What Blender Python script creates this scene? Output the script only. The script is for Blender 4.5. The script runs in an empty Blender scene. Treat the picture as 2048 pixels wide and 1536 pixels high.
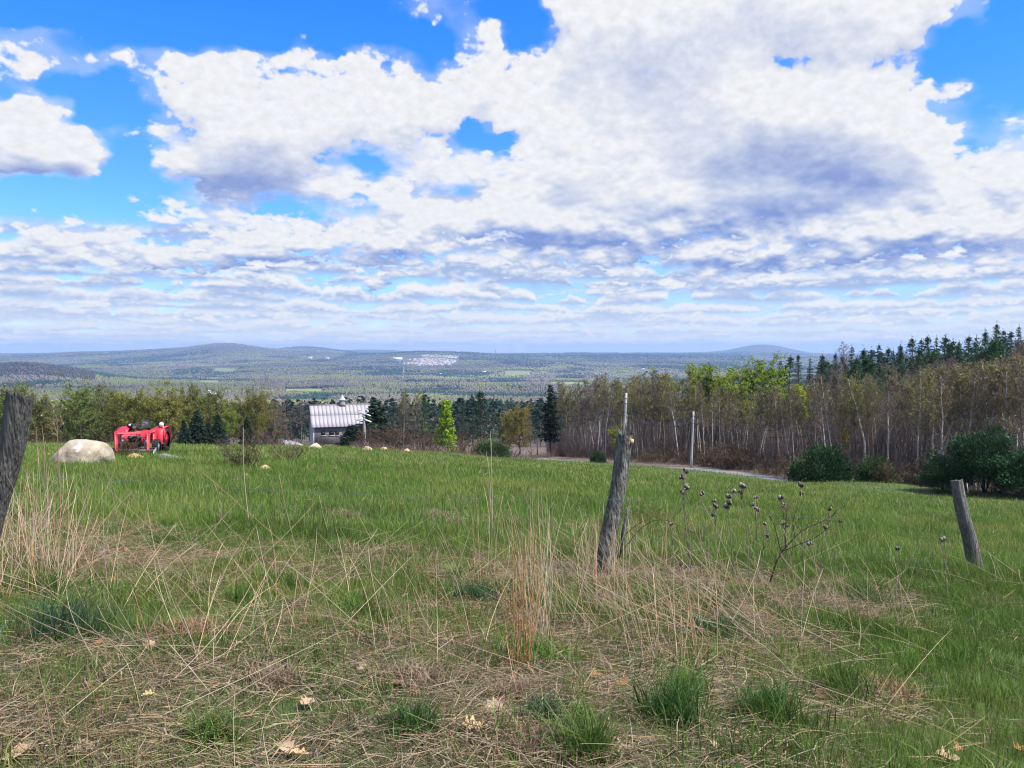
import bpy, math
import numpy as np
from math import radians, pi

C = bpy.context.scene
COL = C.collection
RNG = np.random.default_rng(7)

# ------------------------------------------------------------------ camera
FPX, HOR_Y = 1577.0, 700.0                 # focal length and eye-level row of the 2048 px wide photograph
PITCH = math.atan((768-HOR_Y)/FPX)
cam_d = bpy.data.cameras.new('camera'); cam = bpy.data.objects.new('camera', cam_d); COL.objects.link(cam)
cam_d.sensor_width = 36; cam_d.lens = 36*FPX/2048
cam_d.clip_start = .05; cam_d.clip_end = 120000
cam.location = (0, 0, 0); cam.rotation_euler = (pi/2-PITCH, 0, 0)
C.camera = cam
C.view_settings.view_transform = 'Standard'; C.view_settings.look = 'None'
C.view_settings.exposure = 0.95; C.view_settings.gamma = 1.0
C.cycles.use_denoising = True; C.cycles.pixel_filter_type = 'BLACKMAN_HARRIS'; C.cycles.filter_width = 1.15
C.cycles.max_bounces = 6; C.cycles.diffuse_bounces = 3; C.cycles.transparent_max_bounces = 4
C.cycles.volume_bounces = 0

# ------------------------------------------------------------------ light
SUN_EL, SUN_AZ = radians(54), radians(112)   # azimuth from +Y towards +X
sun_d = bpy.data.lights.new('sun', 'SUN'); sun = bpy.data.objects.new('sun', sun_d); COL.objects.link(sun)
sun_d.energy = 4.2; sun_d.angle = radians(.5); sun_d.color = (1, .955, .89)
sun.rotation_euler = (pi/2-SUN_EL, 0, pi-SUN_AZ)

# ---- cloud map: azimuth -48..48 deg, elevation 0..32 deg
SKY_AZ, SKY_EL, SKY_W, SKY_H = 48.0, 32.0, 2048, 683
MASK = """
00000000000134310788888888887740
44211131132210461488888888876200
55454566566642556888888846655100
41005676566777777788888887776520
87102677777777678888888898888435
88734588877665226888889999988744
77621899983146667788889999998866
11221355556664367788888999988877
00102344224467788888888888888888
56666666666777778888888888888888
77777777777777777777777777777777
66666666666666666666666666666666
66666666666666666666666666666666
66666666666666666666666666666666
""".split()
GRAY = [(520,325,130,38,1.0),(430,360,80,25,.5),(1570,315,190,60,1.2),(1690,360,130,32,.8),(110,335,110,22,.55),(1330,170,110,60,.5),
        (1560,70,200,40,.45),(1230,150,70,40,.2),(1150,485,180,15,.9),(1460,455,150,18,.6),(800,480,120,20,.4),(150,500,160,20,.5),(500,530,300,22,.7),(250,575,240,18,.8),
        (1480,530,260,14,.9),(1550,590,230,12,1.0),(1900,480,120,14,.7),(650,580,260,14,.9),(1950,560,100,12,.6),
        (350,235,40,20,-.2),(1850,240,80,50,-.5),(1600,200,120,40,-.5),(1330,330,120,60,-.3),(1000,300,140,50,-.25)]
def perlin(x, y, seed):
    rs = np.random.RandomState(seed); p = rs.permutation(512); g = rs.rand(512)*2*np.pi
    gx, gy = np.cos(g).astype('f4'), np.sin(g).astype('f4')
    xi = np.floor(x).astype(np.int64); yi = np.floor(y).astype(np.int64)
    fx = (x-xi).astype('f4'); fy = (y-yi).astype('f4')
    u = fx*fx*fx*(fx*(fx*6-15)+10); v = fy*fy*fy*(fy*(fy*6-15)+10)
    def h(a, b): return p[(p[a & 511]+b) & 511]
    def d(i, ax, ay): return gx[i]*ax+gy[i]*ay
    n00 = d(h(xi, yi), fx, fy); n10 = d(h(xi+1, yi), fx-1, fy)
    n01 = d(h(xi, yi+1), fx, fy-1); n11 = d(h(xi+1, yi+1), fx-1, fy-1)
    a = n00+u*(n10-n00); b = n01+u*(n11-n01)
    return (a+v*(b-a))*1.5
def fbm(x, y, seed, octs, gain=.5, billow=False):
    s = 0; a = 1; t = 0
    for i in range(octs):
        n = perlin(x+i*17.3, y-i*9.1, seed+i)
        s = s+a*((np.abs(n)*2.4-.62) if billow else n); t += a
        a *= gain; c, sn = math.cos(.6), math.sin(.6); x, y = (x*c-y*sn)*2.03, (x*sn+y*c)*2.03
    return s/t*1.6
def blur(a, r, axis):
    r = max(1, int(r)); k = np.pad(a, [(r+1, r) if i == axis else (0, 0) for i in range(2)], mode='edge')
    c = np.cumsum(k, axis=axis, dtype='f8')
    n = a.shape[axis]
    hi = np.take(c, np.arange(2*r+1, 2*r+1+n), axis); lo = np.take(c, np.arange(0, n), axis)
    return ((hi-lo)/(2*r+1)).astype('f4')
def gblur(a, rx, ry):
    for _ in range(2): a = blur(blur(a, rx, 1), ry, 0)
    return a
def sstep(a, b, x):
    t = np.clip((x-a)/(b-a), 0, 1); return t*t*(3-2*t)
def cloud_map():
    az = np.radians(np.linspace(-SKY_AZ, SKY_AZ, SKY_W))[None, :].astype('f4')
    el = np.radians((np.arange(SKY_H)+.5)/SKY_H*SKY_EL)[:, None].astype('f4')
    # photograph pixel seen in each direction, only to place the cloud banks
    dx = np.sin(az)*np.cos(el); dy = np.cos(az)*np.cos(el); dz = np.sin(el)+0*az
    cp, sp = math.cos(PITCH), math.sin(PITCH)
    fw = dy*cp-dz*sp; up = dy*sp+dz*cp
    px = 1024+FPX*dx/fw; py = 768-FPX*up/fw
    eld = np.degrees(el)
    # cloud cells: their width in degrees in three belts, their height shrinking towards the horizon
    vs = .28+2.1*(1-np.exp(-(eld/15)**1.3))
    V = np.cumsum(SKY_EL/SKY_H/vs, axis=0)+0*az
    azd = np.degrees(az)
    w_hi = sstep(7.5, 12.5, eld); w_lo = sstep(4.6, 2.4, eld); w_mid = 1-w_hi-w_lo
    def belts(fn, k, kv=1.0):
        return sum(w*fn(azd*k/h+o+0*el, V*kv+o) for w, h, o in ((w_hi, 2.7, 0), (w_mid, 1.9, 31.7), (w_lo, 1.25, 63.1)))
    # warp so the banks have ragged edges
    w1 = belts(lambda x, y: fbm(x, y, 11, 5), .8, .8); w2 = belts(lambda x, y: fbm(x+40, y, 31, 5), .8, .8)
    wx = px+w1*34; wy = py+w2*22
    m = np.array([[int(c) for c in row] for row in MASK], 'f4')/9
    ax = np.clip(wx/64-.5, 0, 30.999); ay = np.clip(wy/50-.5, 0, 12.999)
    ix = ax.astype(int); iy = ay.astype(int); tx = ax-ix; ty = ay-iy
    tx = tx*tx*(3-2*tx); ty = ty*ty*(3-2*ty)
    M = (m[iy, ix]*(1-tx)+m[iy, ix+1]*tx)*(1-ty)+(m[iy+1, ix]*(1-tx)+m[iy+1, ix+1]*tx)*ty
    outside = sstep(0, 250, -py)
    M = M*(1-outside)+.5*outside
    big = belts(lambda x, y: fbm(x, y, 51, 4), .3, .4)
    puff = belts(lambda x, y: fbm(x, y, 71, 6, .5, True), 1.0)
    fine = belts(lambda x, y: fbm(x, y, 91, 5, .6), 3.2, 3.2)
    # further out: decks of low cumulus in rows
    rows = belts(lambda x, y: fbm(x, y, 131, 5, .5), .22, .55)
    rowp = belts(lambda x, y: fbm(x, y, 151, 6, .55, True), .8, .9)
    far = sstep(14.0, 8.0, eld)
    T = (M-.47)*2.3*(1-far*.45)+.25*big*(1-far)+.36*puff*(1-.5*far)*(1-.45*sstep(.80, .92, M))+.19*fine+far*(.12+.62*rows+.50*rowp+.20*sstep(9, 6, eld))
    nearw = sstep(4.5, 8.5, eld+.8*w2)
    T = (T-(1-nearw)*.85).astype('f4')
    alpha = sstep(-.08, .27, T)
    soft = sstep(.15, .6, belts(lambda x, y: fbm(x, y, 171, 5), .6, .6)*.5+M)   # thin veil round the banks
    alpha = np.maximum(alpha, .30*soft*sstep(.2, .5, M)*(1-far))
    # light: falls from above and from the right, seen as thickness differences towards the sun
    sc = vs/1.5
    def shifted(F, deg_up, deg_right):
        rows_i = np.arange(SKY_H)[:, None]+deg_up*sc*SKY_H/SKY_EL
        cols_i = np.arange(SKY_W)[None, :]+deg_right*sc*SKY_W/(2*SKY_AZ)
        ri = np.clip(np.rint(rows_i), 0, SKY_H-1).astype(int)+0*cols_i.astype(int)
        ci = np.clip(np.rint(cols_i), 0, SKY_W-1).astype(int)
        return F[ri, np.broadcast_to(ci, ri.shape)]
    Tc = np.clip(T, -.15, 1.6); Tb = gblur(Tc, 3, 2); Tl = gblur(Tc, 9, 6)
    e1 = Tc-shifted(Tc, .35, .12); e2 = Tb-shifted(Tb, 1.0, .3); e3 = Tl-shifted(Tl, 2.2, .6)
    g = 0
    for (gx, gy, sx, sy, a) in GRAY:
        g = g+a*np.exp(-(((px+w1*40)-gx)/sx)**2-(((py+w2*22)-gy)/sy)**2)
    inn = 1-.55*sstep(.25, .9, Tl)*(1-far); shade = .13*e1*(1+far)*inn+.24*e2*(1+1.0*far)*inn+.46*e3*(1+.9*far)-.13*np.clip(Tl-.35, 0, 1.2)-.62*g*(1+.3*puff)-.10*far
    lum = np.clip(.955+.50*shade, .45, 1.04)
    lum = lum+(.97-lum)*.35*np.exp(-eld/1.6)
    T_ = T
    t2 = np.clip((lum-.45)/.5, 0, 1)[..., None]
    dark = np.array([.61, .68, .87])-far[..., None]*np.array([.08, .05, .0]); lite = np.array([.965, .97, .985])
    rgb = dark*(1-t2)+lite*t2
    rgb = rgb*(.98+.04*fine[..., None]*alpha[..., None])
    # the decks further out: rows of flat-based cumulus, the farthest first, each nearer row over the one behind
    R = np.zeros_like(rgb); Ra = np.zeros_like(alpha)
    bs = [.35]
    rsb = np.random.RandomState(5)
    while bs[-1] < 10.2: bs.append(bs[-1]+(.20+.125*bs[-1])*rsb.uniform(.65, 1.5))
    n1 = belts(lambda x, y: fbm(x, y, 201, 5, .55, True), 1.5, 1.5)
    n2 = belts(lambda x, y: fbm(x, y, 221, 6, .6), 2.2, 2.2)
    tint = belts(lambda x, y: fbm(x, y, 241, 4), .45, .8)
    for k, b0 in enumerate(bs):
        gap = (.20+.125*b0)*(.8+.5*((k*37) % 10)/10); a1 = azd/(2.4+.62*b0)
        z0 = np.zeros_like(azd)+k*7.31
        prof = fbm(a1+k*13.7, z0, 301+k, 5, .5); wave = fbm(a1*.35+k*5.1, z0+3, 341+k, 3)
        base = b0+.8*gap*wave+.25*gap*n2; hgt = gap*(1.35+2.5*prof+.7*tint)
        top = base+np.maximum(hgt, 0)*(1+.35*n1)+.22*gap*n2*0
        v = (eld-base)/np.maximum(top-base, .02)
        edge = .16+.10*sstep(1, 6, np.float32(b0))
        a = sstep(-.30, .22, v+.25*n2)*sstep(1.06, 1.06-2.2*edge, v+.22*n1+.10*n2)*sstep(.05, .75, hgt/gap)
        lit = sstep(-.02, .66, v+.30*n1+.24*n2+.45*tint)
        c = (np.array([.66, .745, .90])+np.array([.10, .07, .02])*sstep(4, 1, eld)[..., None])*(1-lit[..., None])+np.array([.975, .975, .985])*lit[..., None]
        R = R*(1-a[..., None])+c*a[..., None]; Ra = Ra*(1-a)+a
    veil = (.45+.52*sstep(4.5, 1.0, eld))*sstep(9.0, 6.5, eld)*np.clip(.9+.8*tint, 0, 1.2)          # thin bluish sheet between the rows
    vc = np.array([.70, .82, .975])+np.array([.24, .14, .01])*sstep(4.0, .8, eld)[..., None]
    R = vc*veil[..., None]*(1-Ra[..., None])+R; Ra = Ra+veil*(1-Ra)
    clear = 1-sstep(7.2, 8.6, eld)*(1-sstep(.25, .6, M)); R = R*clear[..., None]; Ra = Ra*clear
    Rn = R/np.maximum(Ra, .01)[..., None]
    fin = alpha+Ra*(1-alpha)
    pale = .62*sstep(5.0, .6, eld)[..., None]; Rn = Rn*(1-pale)+np.array([.86, .91, .985])*pale
    rgb = (rgb*alpha[..., None]+Rn*(Ra*(1-alpha))[..., None])/np.maximum(fin, .01)[..., None]; alpha = fin
    # the lowest degree fades into the pale horizon
    return rgb.astype('f4'), alpha.astype('f4')

def srgb2lin(c):
    c = np.asarray(c, 'f4'); return np.where(c <= .04045, c/12.92, ((c+.055)/1.055)**2.4)

def build_world():
    rgb, al = cloud_map()
    im = bpy.data.images.new('cloud_field', SKY_W, SKY_H, alpha=True, float_buffer=True)
    im.alpha_mode = 'CHANNEL_PACKED'; im.colorspace_settings.name = 'Non-Color'
    px = np.concatenate([srgb2lin(rgb), al[..., None]], -1).astype('f4')
    im.pixels.foreach_set(px.ravel()); im.update(); im.pack()
    w = bpy.data.worlds.new('World'); C.world = w; w.use_nodes = True
    nt = w.node_tree; N = nt.nodes; L = nt.links; N.clear()
    def math_(op, a, b=None):
        n = N.new('ShaderNodeMath'); n.operation = op
        for i, v in enumerate((a, b)):
            if v is None: continue
            if isinstance(v, (int, float)): n.inputs[i].default_value = v
            else: L.new(v, n.inputs[i])
        return n.outputs[0]
    tc = N.new('ShaderNodeTexCoord'); sp = N.new('ShaderNodeSeparateXYZ'); L.new(tc.outputs['Generated'], sp.inputs[0])
    x, y, z = sp.outputs
    az = math_('ARCTAN2', x, y)
    el = math_('ARCSINE', math_('MAXIMUM', z, .004))
    u = math_('ADD', math_('MULTIPLY', az, 1/radians(2*SKY_AZ)), .5)
    v = math_('MULTIPLY', el, 1/radians(SKY_EL))
    cb = N.new('ShaderNodeCombineXYZ'); L.new(u, cb.inputs[0]); L.new(v, cb.inputs[1])
    ti = N.new('ShaderNodeTexImage'); ti.image = im; ti.extension = 'MIRROR'; ti.interpolation = 'Cubic'
    L.new(cb.outputs[0], ti.inputs[0])
    sky = N.new('ShaderNodeTexSky'); sky.sky_type = 'NISHITA'; sky.sun_disc = False
    sky.sun_elevation = SUN_EL; sky.sun_rotation = SUN_AZ; sky.altitude = 300; sky.ozone_density = 3.0; sky.dust_density = .4
    hs = N.new('ShaderNodeHueSaturation'); hs.inputs['Saturation'].default_value = 1.15; hs.inputs['Value'].default_value = 1.0
    L.new(sky.outputs[0], hs.inputs['Color'])
    tn = N.new('ShaderNodeMix'); tn.data_type = 'RGBA'; tn.blend_type = 'MULTIPLY'; tn.inputs[0].default_value = 1; tn.inputs[7].default_value = (.40, .70, 1.22, 1); L.new(hs.outputs[0], tn.inputs[6])
    zf = math_('MINIMUM', math_('MAXIMUM', math_('MULTIPLY', z, 1/.38), 0.0), 1.0)
    tm = N.new('ShaderNodeMix'); tm.data_type = 'RGBA'; L.new(zf, tm.inputs[0]); tm.inputs[6].default_value = (.60, .70, 1.08, 1); tm.inputs[7].default_value = (.20, .70, 1.32, 1); L.new(tm.outputs[2], tn.inputs[7])
    bg1 = N.new('ShaderNodeBackground'); bg1.inputs[1].default_value = SKY_STRENGTH; L.new(tn.outputs[2], bg1.inputs[0])
    bg2 = N.new('ShaderNodeBackground'); bg2.inputs[1].default_value = CLOUD_STRENGTH; L.new(ti.outputs['Color'], bg2.inputs[0])
    mx = N.new('ShaderNodeMixShader'); L.new(ti.outputs['Alpha'], mx.inputs[0]); L.new(bg1.outputs[0], mx.inputs[1]); L.new(bg2.outputs[0], mx.inputs[2])
    out = N.new('ShaderNodeOutputWorld'); L.new(mx.outputs[0], out.inputs[0])
SKY_STRENGTH, CLOUD_STRENGTH = .118, .515
build_world()

# ------------------------------------------------------------------ helpers
def mesh(name, V, F, mat, parent=None, col=None, smooth=False, loc=None):
    """one mesh object from a vertex array and a list of face arrays (triangles and quads)"""
    V = np.asarray(V, 'f4'); Fs = [np.asarray(f, 'i4') for f in (F if isinstance(F, list) else [F]) if len(f)]
    me = bpy.data.meshes.new(name)
    nl = sum(f.size for f in Fs); nf = sum(len(f) for f in Fs)
    me.vertices.add(len(V)); me.vertices.foreach_set('co', V.ravel())
    me.loops.add(nl); me.loops.foreach_set('vertex_index', np.concatenate([f.ravel() for f in Fs]))
    me.polygons.add(nf)
    tot = np.concatenate([np.full(len(f), f.shape[1], 'i4') for f in Fs])
    me.polygons.foreach_set('loop_start', np.concatenate([[0], np.cumsum(tot)[:-1]]).astype('i4'))
    if smooth: me.polygons.foreach_set('use_smooth', np.ones(nf, bool))
    if col is not None:
        a = me.color_attributes.new('tint', 'FLOAT_COLOR', 'POINT')
        c = np.ones((len(V), 4), 'f4'); c[:, :3] = col; a.data.foreach_set('color', c.ravel())
    me.update(calc_edges=True); me.validate()
    me.materials.append(mat)
    o = bpy.data.objects.new(name, me); COL.objects.link(o)
    if parent is not None: o.parent = parent
    if loc is not None: o.location = loc
    return o

def tag(o, label=None, cat=None, group=None, kind=None):
    for k, v in (('label', label), ('category', cat), ('group', group), ('kind', kind)):
        if v: o[k] = v
    return o

def thing(name, label, cat, loc=(0, 0, 0), rz=0, group=None, scale=1):
    o = bpy.data.objects.new(name, None); COL.objects.link(o); o.empty_display_size = .1
    o.location = loc; o.rotation_euler = (0, 0, rz); o.scale = (scale,)*3 if isinstance(scale, (int, float)) else scale
    return tag(o, label, cat, group)

def copy_tree(o, parent=None):
    c = o.copy(); COL.objects.link(c)
    if parent is not None: c.parent = parent
    for ch in o.children: copy_tree(ch, c)
    return c

class MB:
    """collects tubes, boxes, strips and leaves; built as ONE mesh"""
    def __init__(s): s.V = []; s.Q = []; s.T = []; s.Cc = []; s.n = 0
    def add(s, V, Q=None, T=None, col=None):
        V = np.asarray(V, 'f4')
        if Q is not None and len(Q): s.Q.append(np.asarray(Q)+s.n)
        if T is not None and len(T): s.T.append(np.asarray(T)+s.n)
        s.V.append(V); s.n += len(V)
        c = np.ones((len(V), 3), 'f4')
        if col is not None: c[:] = col
        s.Cc.append(c); return s
    def tube(s, P, R, k=6, col=None, cap=True):
        P = np.asarray(P, 'f8'); R = np.broadcast_to(np.asarray(R, 'f8'), (len(P),)); n = len(P)
        T = np.gradient(P, axis=0); T /= np.linalg.norm(T, axis=1)[:, None]+1e-9
        ref = np.array([0, 0, 1.]) if abs(T[:, 2]).mean() < .9 else np.array([1., 0, 0])
        A = np.cross(T, ref); A /= np.linalg.norm(A, axis=1)[:, None]+1e-9; B = np.cross(T, A)
        a = np.arange(k)/k*2*pi
        V = P[:, None]+R[:, None, None]*(np.cos(a)[None, :, None]*A[:, None]+np.sin(a)[None, :, None]*B[:, None])
        i = np.arange(n-1)[:, None]*k; j = np.arange(k)[None]; j2 = (j+1) % k
        Q = np.stack([i+j, i+j2, i+k+j2, i+k+j], -1).reshape(-1, 4)
        V = V.reshape(-1, 3); Tt = []
        if cap:
            V = np.vstack([V, P[:1], P[-1:]]); m = n*k
            Tt = [(m, (q+1) % k, q) for q in range(k)]+[(m+1, (n-1)*k+q, (n-1)*k+(q+1) % k) for q in range(k)]
        return s.add(V, Q, Tt, col)
    def box(s, c, d, M=None, col=None, bev=0):
        """box with centre c and size d; bev chamfers its edges"""
        d = np.asarray(d, 'f8')/2
        if bev <= 0:
            V = np.array([[x, y, z] for z in (-1, 1) for y in (-1, 1) for x in (-1, 1)])*d
            Q = [(0, 2, 3, 1), (4, 5, 7, 6), (0, 1, 5, 4), (2, 6, 7, 3), (0, 4, 6, 2), (1, 3, 7, 5)]; T = []
        else:
            V = []; idx = {}
            for sx in (-1, 1):
                for sy in (-1, 1):
                    for sz in (-1, 1):
                        for ax in range(3):
                            p = np.array([sx, sy, sz])*(d-bev); p[ax] += bev*(sx, sy, sz)[ax]
                            idx[(sx, sy, sz, ax)] = len(V); V.append(p)
            V = np.array(V); Q = []; T = []
            S = (-1, 1)
            for ax in range(3):
                for sg in S:
                    o = [a for a in range(3) if a != ax]
                    f = []
                    for (p, q) in ((-1, -1), (1, -1), (1, 1), (-1, 1)):
                        k = [0, 0, 0]; k[ax] = sg; k[o[0]] = p; k[o[1]] = q; f.append(idx[tuple(k)+(ax,)])
                    Q.append(f)
                o = [a for a in range(3) if a != ax]
                for p in S:
                    for q in S:
                        a = [0, 0, 0]; b = [0, 0, 0]; a[o[0]] = b[o[0]] = p; a[o[1]] = b[o[1]] = q; a[ax] = -1; b[ax] = 1
                        Q.append([idx[tuple(a)+(o[0],)], idx[tuple(b)+(o[0],)], idx[tuple(b)+(o[1],)], idx[tuple(a)+(o[1],)]])
            for sx in S:
                for sy in S:
                    for sz in S: T.append([idx[(sx, sy, sz, a)] for a in range(3)])
        if M is not None: V = V@np.asarray(M).T
        return s.add(V+np.asarray(c), Q, T, col)
    def strips(s, P0, P1, w0, w1, rng, col=None):
        """flat tapering twigs"""
        P0 = np.asarray(P0, 'f8'); P1 = np.asarray(P1, 'f8'); n = len(P0)
        D = P1-P0; D /= np.linalg.norm(D, axis=1)[:, None]+1e-9
        S = np.cross(D, rng.normal(size=(n, 3))); S /= np.linalg.norm(S, axis=1)[:, None]+1e-9
        w0 = np.broadcast_to(w0, (n,))[:, None]/2; w1 = np.broadcast_to(w1, (n,))[:, None]/2
        V = np.stack([P0-S*w0, P0+S*w0, P1+S*w1, P1-S*w1], 1).reshape(-1, 3)
        return s.add(V, np.arange(n*4).reshape(-1, 4), None, None if col is None else np.repeat(np.broadcast_to(col, (n, 3)), 4, 0))
    def leaves(s, P, size, rng, col=None, asp=.6, Dn=None, hang=0):
        """small four-cornered leaves or leaf clumps in random poses"""
        P = np.asarray(P, 'f8'); n = len(P)
        D = rng.normal(size=(n, 3)) if Dn is None else np.asarray(Dn, 'f8')+.35*rng.normal(size=(n, 3))
        D[:, 2] -= hang; D /= np.linalg.norm(D, axis=1)[:, None]+1e-9
        S = np.cross(D, rng.normal(size=(n, 3))); S /= np.linalg.norm(S, axis=1)[:, None]+1e-9
        l = np.broadcast_to(size, (n,))[:, None]*rng.uniform(.7, 1.3, (n, 1)); w = l*asp
        V = np.stack([P-D*l*.5, P+S*w*.5, P+D*l*.5, P-S*w*.5], 1).reshape(-1, 3)
        return s.add(V, np.arange(n*4).reshape(-1, 4), None, None if col is None else np.repeat(np.broadcast_to(col, (n, 3)), 4, 0))
    def build(s, name, mat, parent=None, smooth=False, loc=None):
        F = []
        if s.Q: F.append(np.concatenate([np.asarray(q).reshape(-1, 4) for q in s.Q]))
        if s.T: F.append(np.concatenate([np.asarray(t).reshape(-1, 3) for t in s.T]))
        return mesh(name, np.concatenate(s.V), F, mat, parent, np.concatenate(s.Cc), smooth, loc)

# ------------------------------------------------------------------ materials
def material(name, base=(1, 1, 1), rough=.8, vary=.0, scale=4.0, trans=0.0, tint=True, obj=False, metal=0, bump=0, bscale=20, spec=.3, stretch=None, base2=None, mixscale=None):
    """procedural surface: base colour times the mesh tint, broken up by two noises"""
    m = bpy.data.materials.new(name); m.use_nodes = True
    nt = m.node_tree; N = nt.nodes; L = nt.links; b = N['Principled BSDF']; out = N['Material Output']
    b.inputs['Roughness'].default_value = rough; b.inputs['Metallic'].default_value = metal
    b.inputs['Specular IOR Level'].default_value = spec
    rgb = N.new('ShaderNodeRGB'); rgb.outputs[0].default_value = (*base, 1); c = rgb.outputs[0]
    def mix(kind, a, bb, f=1.0):
        n = N.new('ShaderNodeMix'); n.data_type = 'RGBA'; n.blend_type = kind
        for sock, v in ((n.inputs[6], a), (n.inputs[7], bb), (n.inputs[0], f)):
            if hasattr(v, 'is_linked'): L.new(v, sock)
            else: sock.default_value = v
        return n.outputs[2]
    tc = N.new('ShaderNodeTexCoord'); mp = N.new('ShaderNodeMapping'); L.new(tc.outputs['Object'], mp.inputs[0])
    if stretch: mp.inputs['Scale'].default_value = stretch
    if base2 is not None:
        n2 = N.new('ShaderNodeTexNoise'); n2.inputs['Scale'].default_value = mixscale or scale; n2.inputs['Detail'].default_value = 6; n2.inputs['Roughness'].default_value = .65
        L.new(mp.outputs[0], n2.inputs['Vector'])
        r = N.new('ShaderNodeValToRGB'); r.color_ramp.elements[0].position = .42; r.color_ramp.elements[1].position = .6
        L.new(n2.outputs['Fac'], r.inputs[0]); c = mix('MIX', c, (*base2, 1), r.outputs[0])
    if tint:
        at = N.new('ShaderNodeAttribute'); at.attribute_name = 'tint'; c = mix('MULTIPLY', c, at.outputs['Color'])
    if obj:
        oi = N.new('ShaderNodeObjectInfo'); c = mix('MULTIPLY', c, oi.outputs['Color'])
    if vary:
        nz = N.new('ShaderNodeTexNoise'); nz.inputs['Scale'].default_value = scale; nz.inputs['Detail'].default_value = 8; nz.inputs['Roughness'].default_value = .7
        L.new(mp.outputs[0], nz.inputs['Vector'])
        mr = N.new('ShaderNodeMapRange'); mr.inputs[1].default_value = .25; mr.inputs[2].default_value = .75; mr.inputs[3].default_value = 1-vary; mr.inputs[4].default_value = 1+vary
        L.new(nz.outputs['Fac'], mr.inputs[0]); c = mix('MULTIPLY', c, mr.outputs[0])
    L.new(c, b.inputs['Base Color'])
    if bump:
        nb = N.new('ShaderNodeTexNoise'); nb.inputs['Scale'].default_value = bscale; nb.inputs['Detail'].default_value = 8; L.new(mp.outputs[0], nb.inputs['Vector'])
        bp = N.new('ShaderNodeBump'); bp.inputs['Strength'].default_value = bump; bp.inputs['Distance'].default_value = .05; L.new(nb.outputs['Fac'], bp.inputs['Height']); L.new(bp.outputs[0], b.inputs['Normal'])
    if trans:
        t = N.new('ShaderNodeBsdfTranslucent'); L.new(c, t.inputs[0]); ms = N.new('ShaderNodeMixShader'); ms.inputs[0].default_value = trans
        L.new(b.outputs[0], ms.inputs[1]); L.new(t.outputs[0], ms.inputs[2]); L.new(ms.outputs[0], out.inputs[0])
    return m

M = {}
M['ground'] = material('ground_cover', (1, 1, 1), .95, .45, 3.0, bump=.6, bscale=14)
M['grass'] = material('grass_blades', (1, 1, 1), .55, trans=.35, spec=.25)
M['straw'] = material('dry_straw', (1, 1, 1), .6, trans=.15, spec=.3)
M['leaf'] = material('dead_leaf', (1, 1, 1), .7, .25, 30, trans=.2)
M['darkpost'] = material('dark_post_wood', (.13, .125, .115), .9, .5, 9, stretch=(3, 3, .35), bump=1.0, bscale=30, base2=(.055, .053, .05), mixscale=14)
M['post'] = material('weathered_post_wood', (.22, .21, .19), .9, .5, 9, stretch=(3, 3, .35), bump=1.0, bscale=30, base2=(.12, .115, .10), mixscale=14)
M['lichen'] = material('lichen_post_wood', (.19, .195, .165), .95, .6, 12, stretch=(2, 2, .5), bump=1.0, bscale=26, base2=(.075, .072, .062), mixscale=18)
M['fresh'] = material('split_fresh_wood', (.50, .33, .18), .8, .2, 20)
M['wire'] = material('fence_wire', (.09, .13, .13), .5, .2, 30, metal=.3)
M['bark'] = material('tree_bark', (1, 1, 1), .9, .35, 3, obj=False, stretch=(3, 3, 1))
M['birch'] = material('birch_bark', (.60, .565, .53), .85, .35, 5, stretch=(1, 1, 5), base2=(.20, .17, .155), mixscale=5, obj=True)
M['foliage'] = material('foliage', (1, 1, 1), .65, trans=.3, obj=True, spec=.2)
M['needle'] = material('needles', (1, 1, 1), .6, trans=.12, obj=True, spec=.2)
M['rock'] = material('field_stone', (1, 1, 1), .9, .3, 2.2, obj=True, bump=.8, bscale=9)
M['red'] = material('tractor_paint', (.46, .020, .042), .5, .3, 5, spec=.4)
M['black'] = material('black_steel', (.02, .02, .022), .5, .3, 8)
M['rubber'] = material('tyre_rubber', (.025, .024, .022), .9, .4, 12)
M['lamp'] = material('lamp_glass', (.75, .78, .8), .15, spec=.6)
M['amber'] = material('amber_lens', (.8, .22, .03), .3)
M['steel'] = material('bare_steel', (.30, .30, .31), .45, .3, 8, metal=.4)
M['roof'] = material('metal_roof', (.33, .315, .335), .6, .10, 1.5, stretch=(3.0, .25, .25))
M['board'] = material('barn_boards', (.20, .185, .185), .9, .4, 1.2, stretch=(5, 5, .4), base2=(.14, .13, .13), mixscale=1.4)
M['whiteboard'] = material('white_boards', (.55, .56, .60), .8, .2, 2, stretch=(5, 5, .4))
M['dark'] = material('dark_opening', (.012, .012, .015), .6)
M['pole'] = material('utility_pole_wood', (.36, .35, .34), .9, .25, 3, stretch=(3, 3, .3))
M['porcelain'] = material('insulator', (.7, .72, .74), .3)
M['cable'] = material('cable', (.015, .015, .017), .6)
M['road'] = material('asphalt_road', (.17, .17, .18), .9, .25, 1.5, bump=.3)
M['granite'] = material('quarry_granite', (1, 1, 1), .9, .3, .05)
M['house'] = material('house_paint', (1, 1, 1), .8)
M['pod'] = material('seed_pod', (1, 1, 1), .8, .3, 60, trans=.1)

# ------------------------------------------------------------------ terrain
def sm(a, b, x):
    t = np.clip((np.asarray(x, 'f8')-a)/(b-a), 0, 1); return t*t*(3-2*t)
def ux(px): return (px-1024)/FPX
_cu = np.array([ux(p) for p in (-400, 0, 284, 640, 860, 1087, 1418, 1600, 2048, 2600)])
_cA = np.array([.095, .098, .0997, .105, .1157, .131, .1465, .154, .179, .21])
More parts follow.
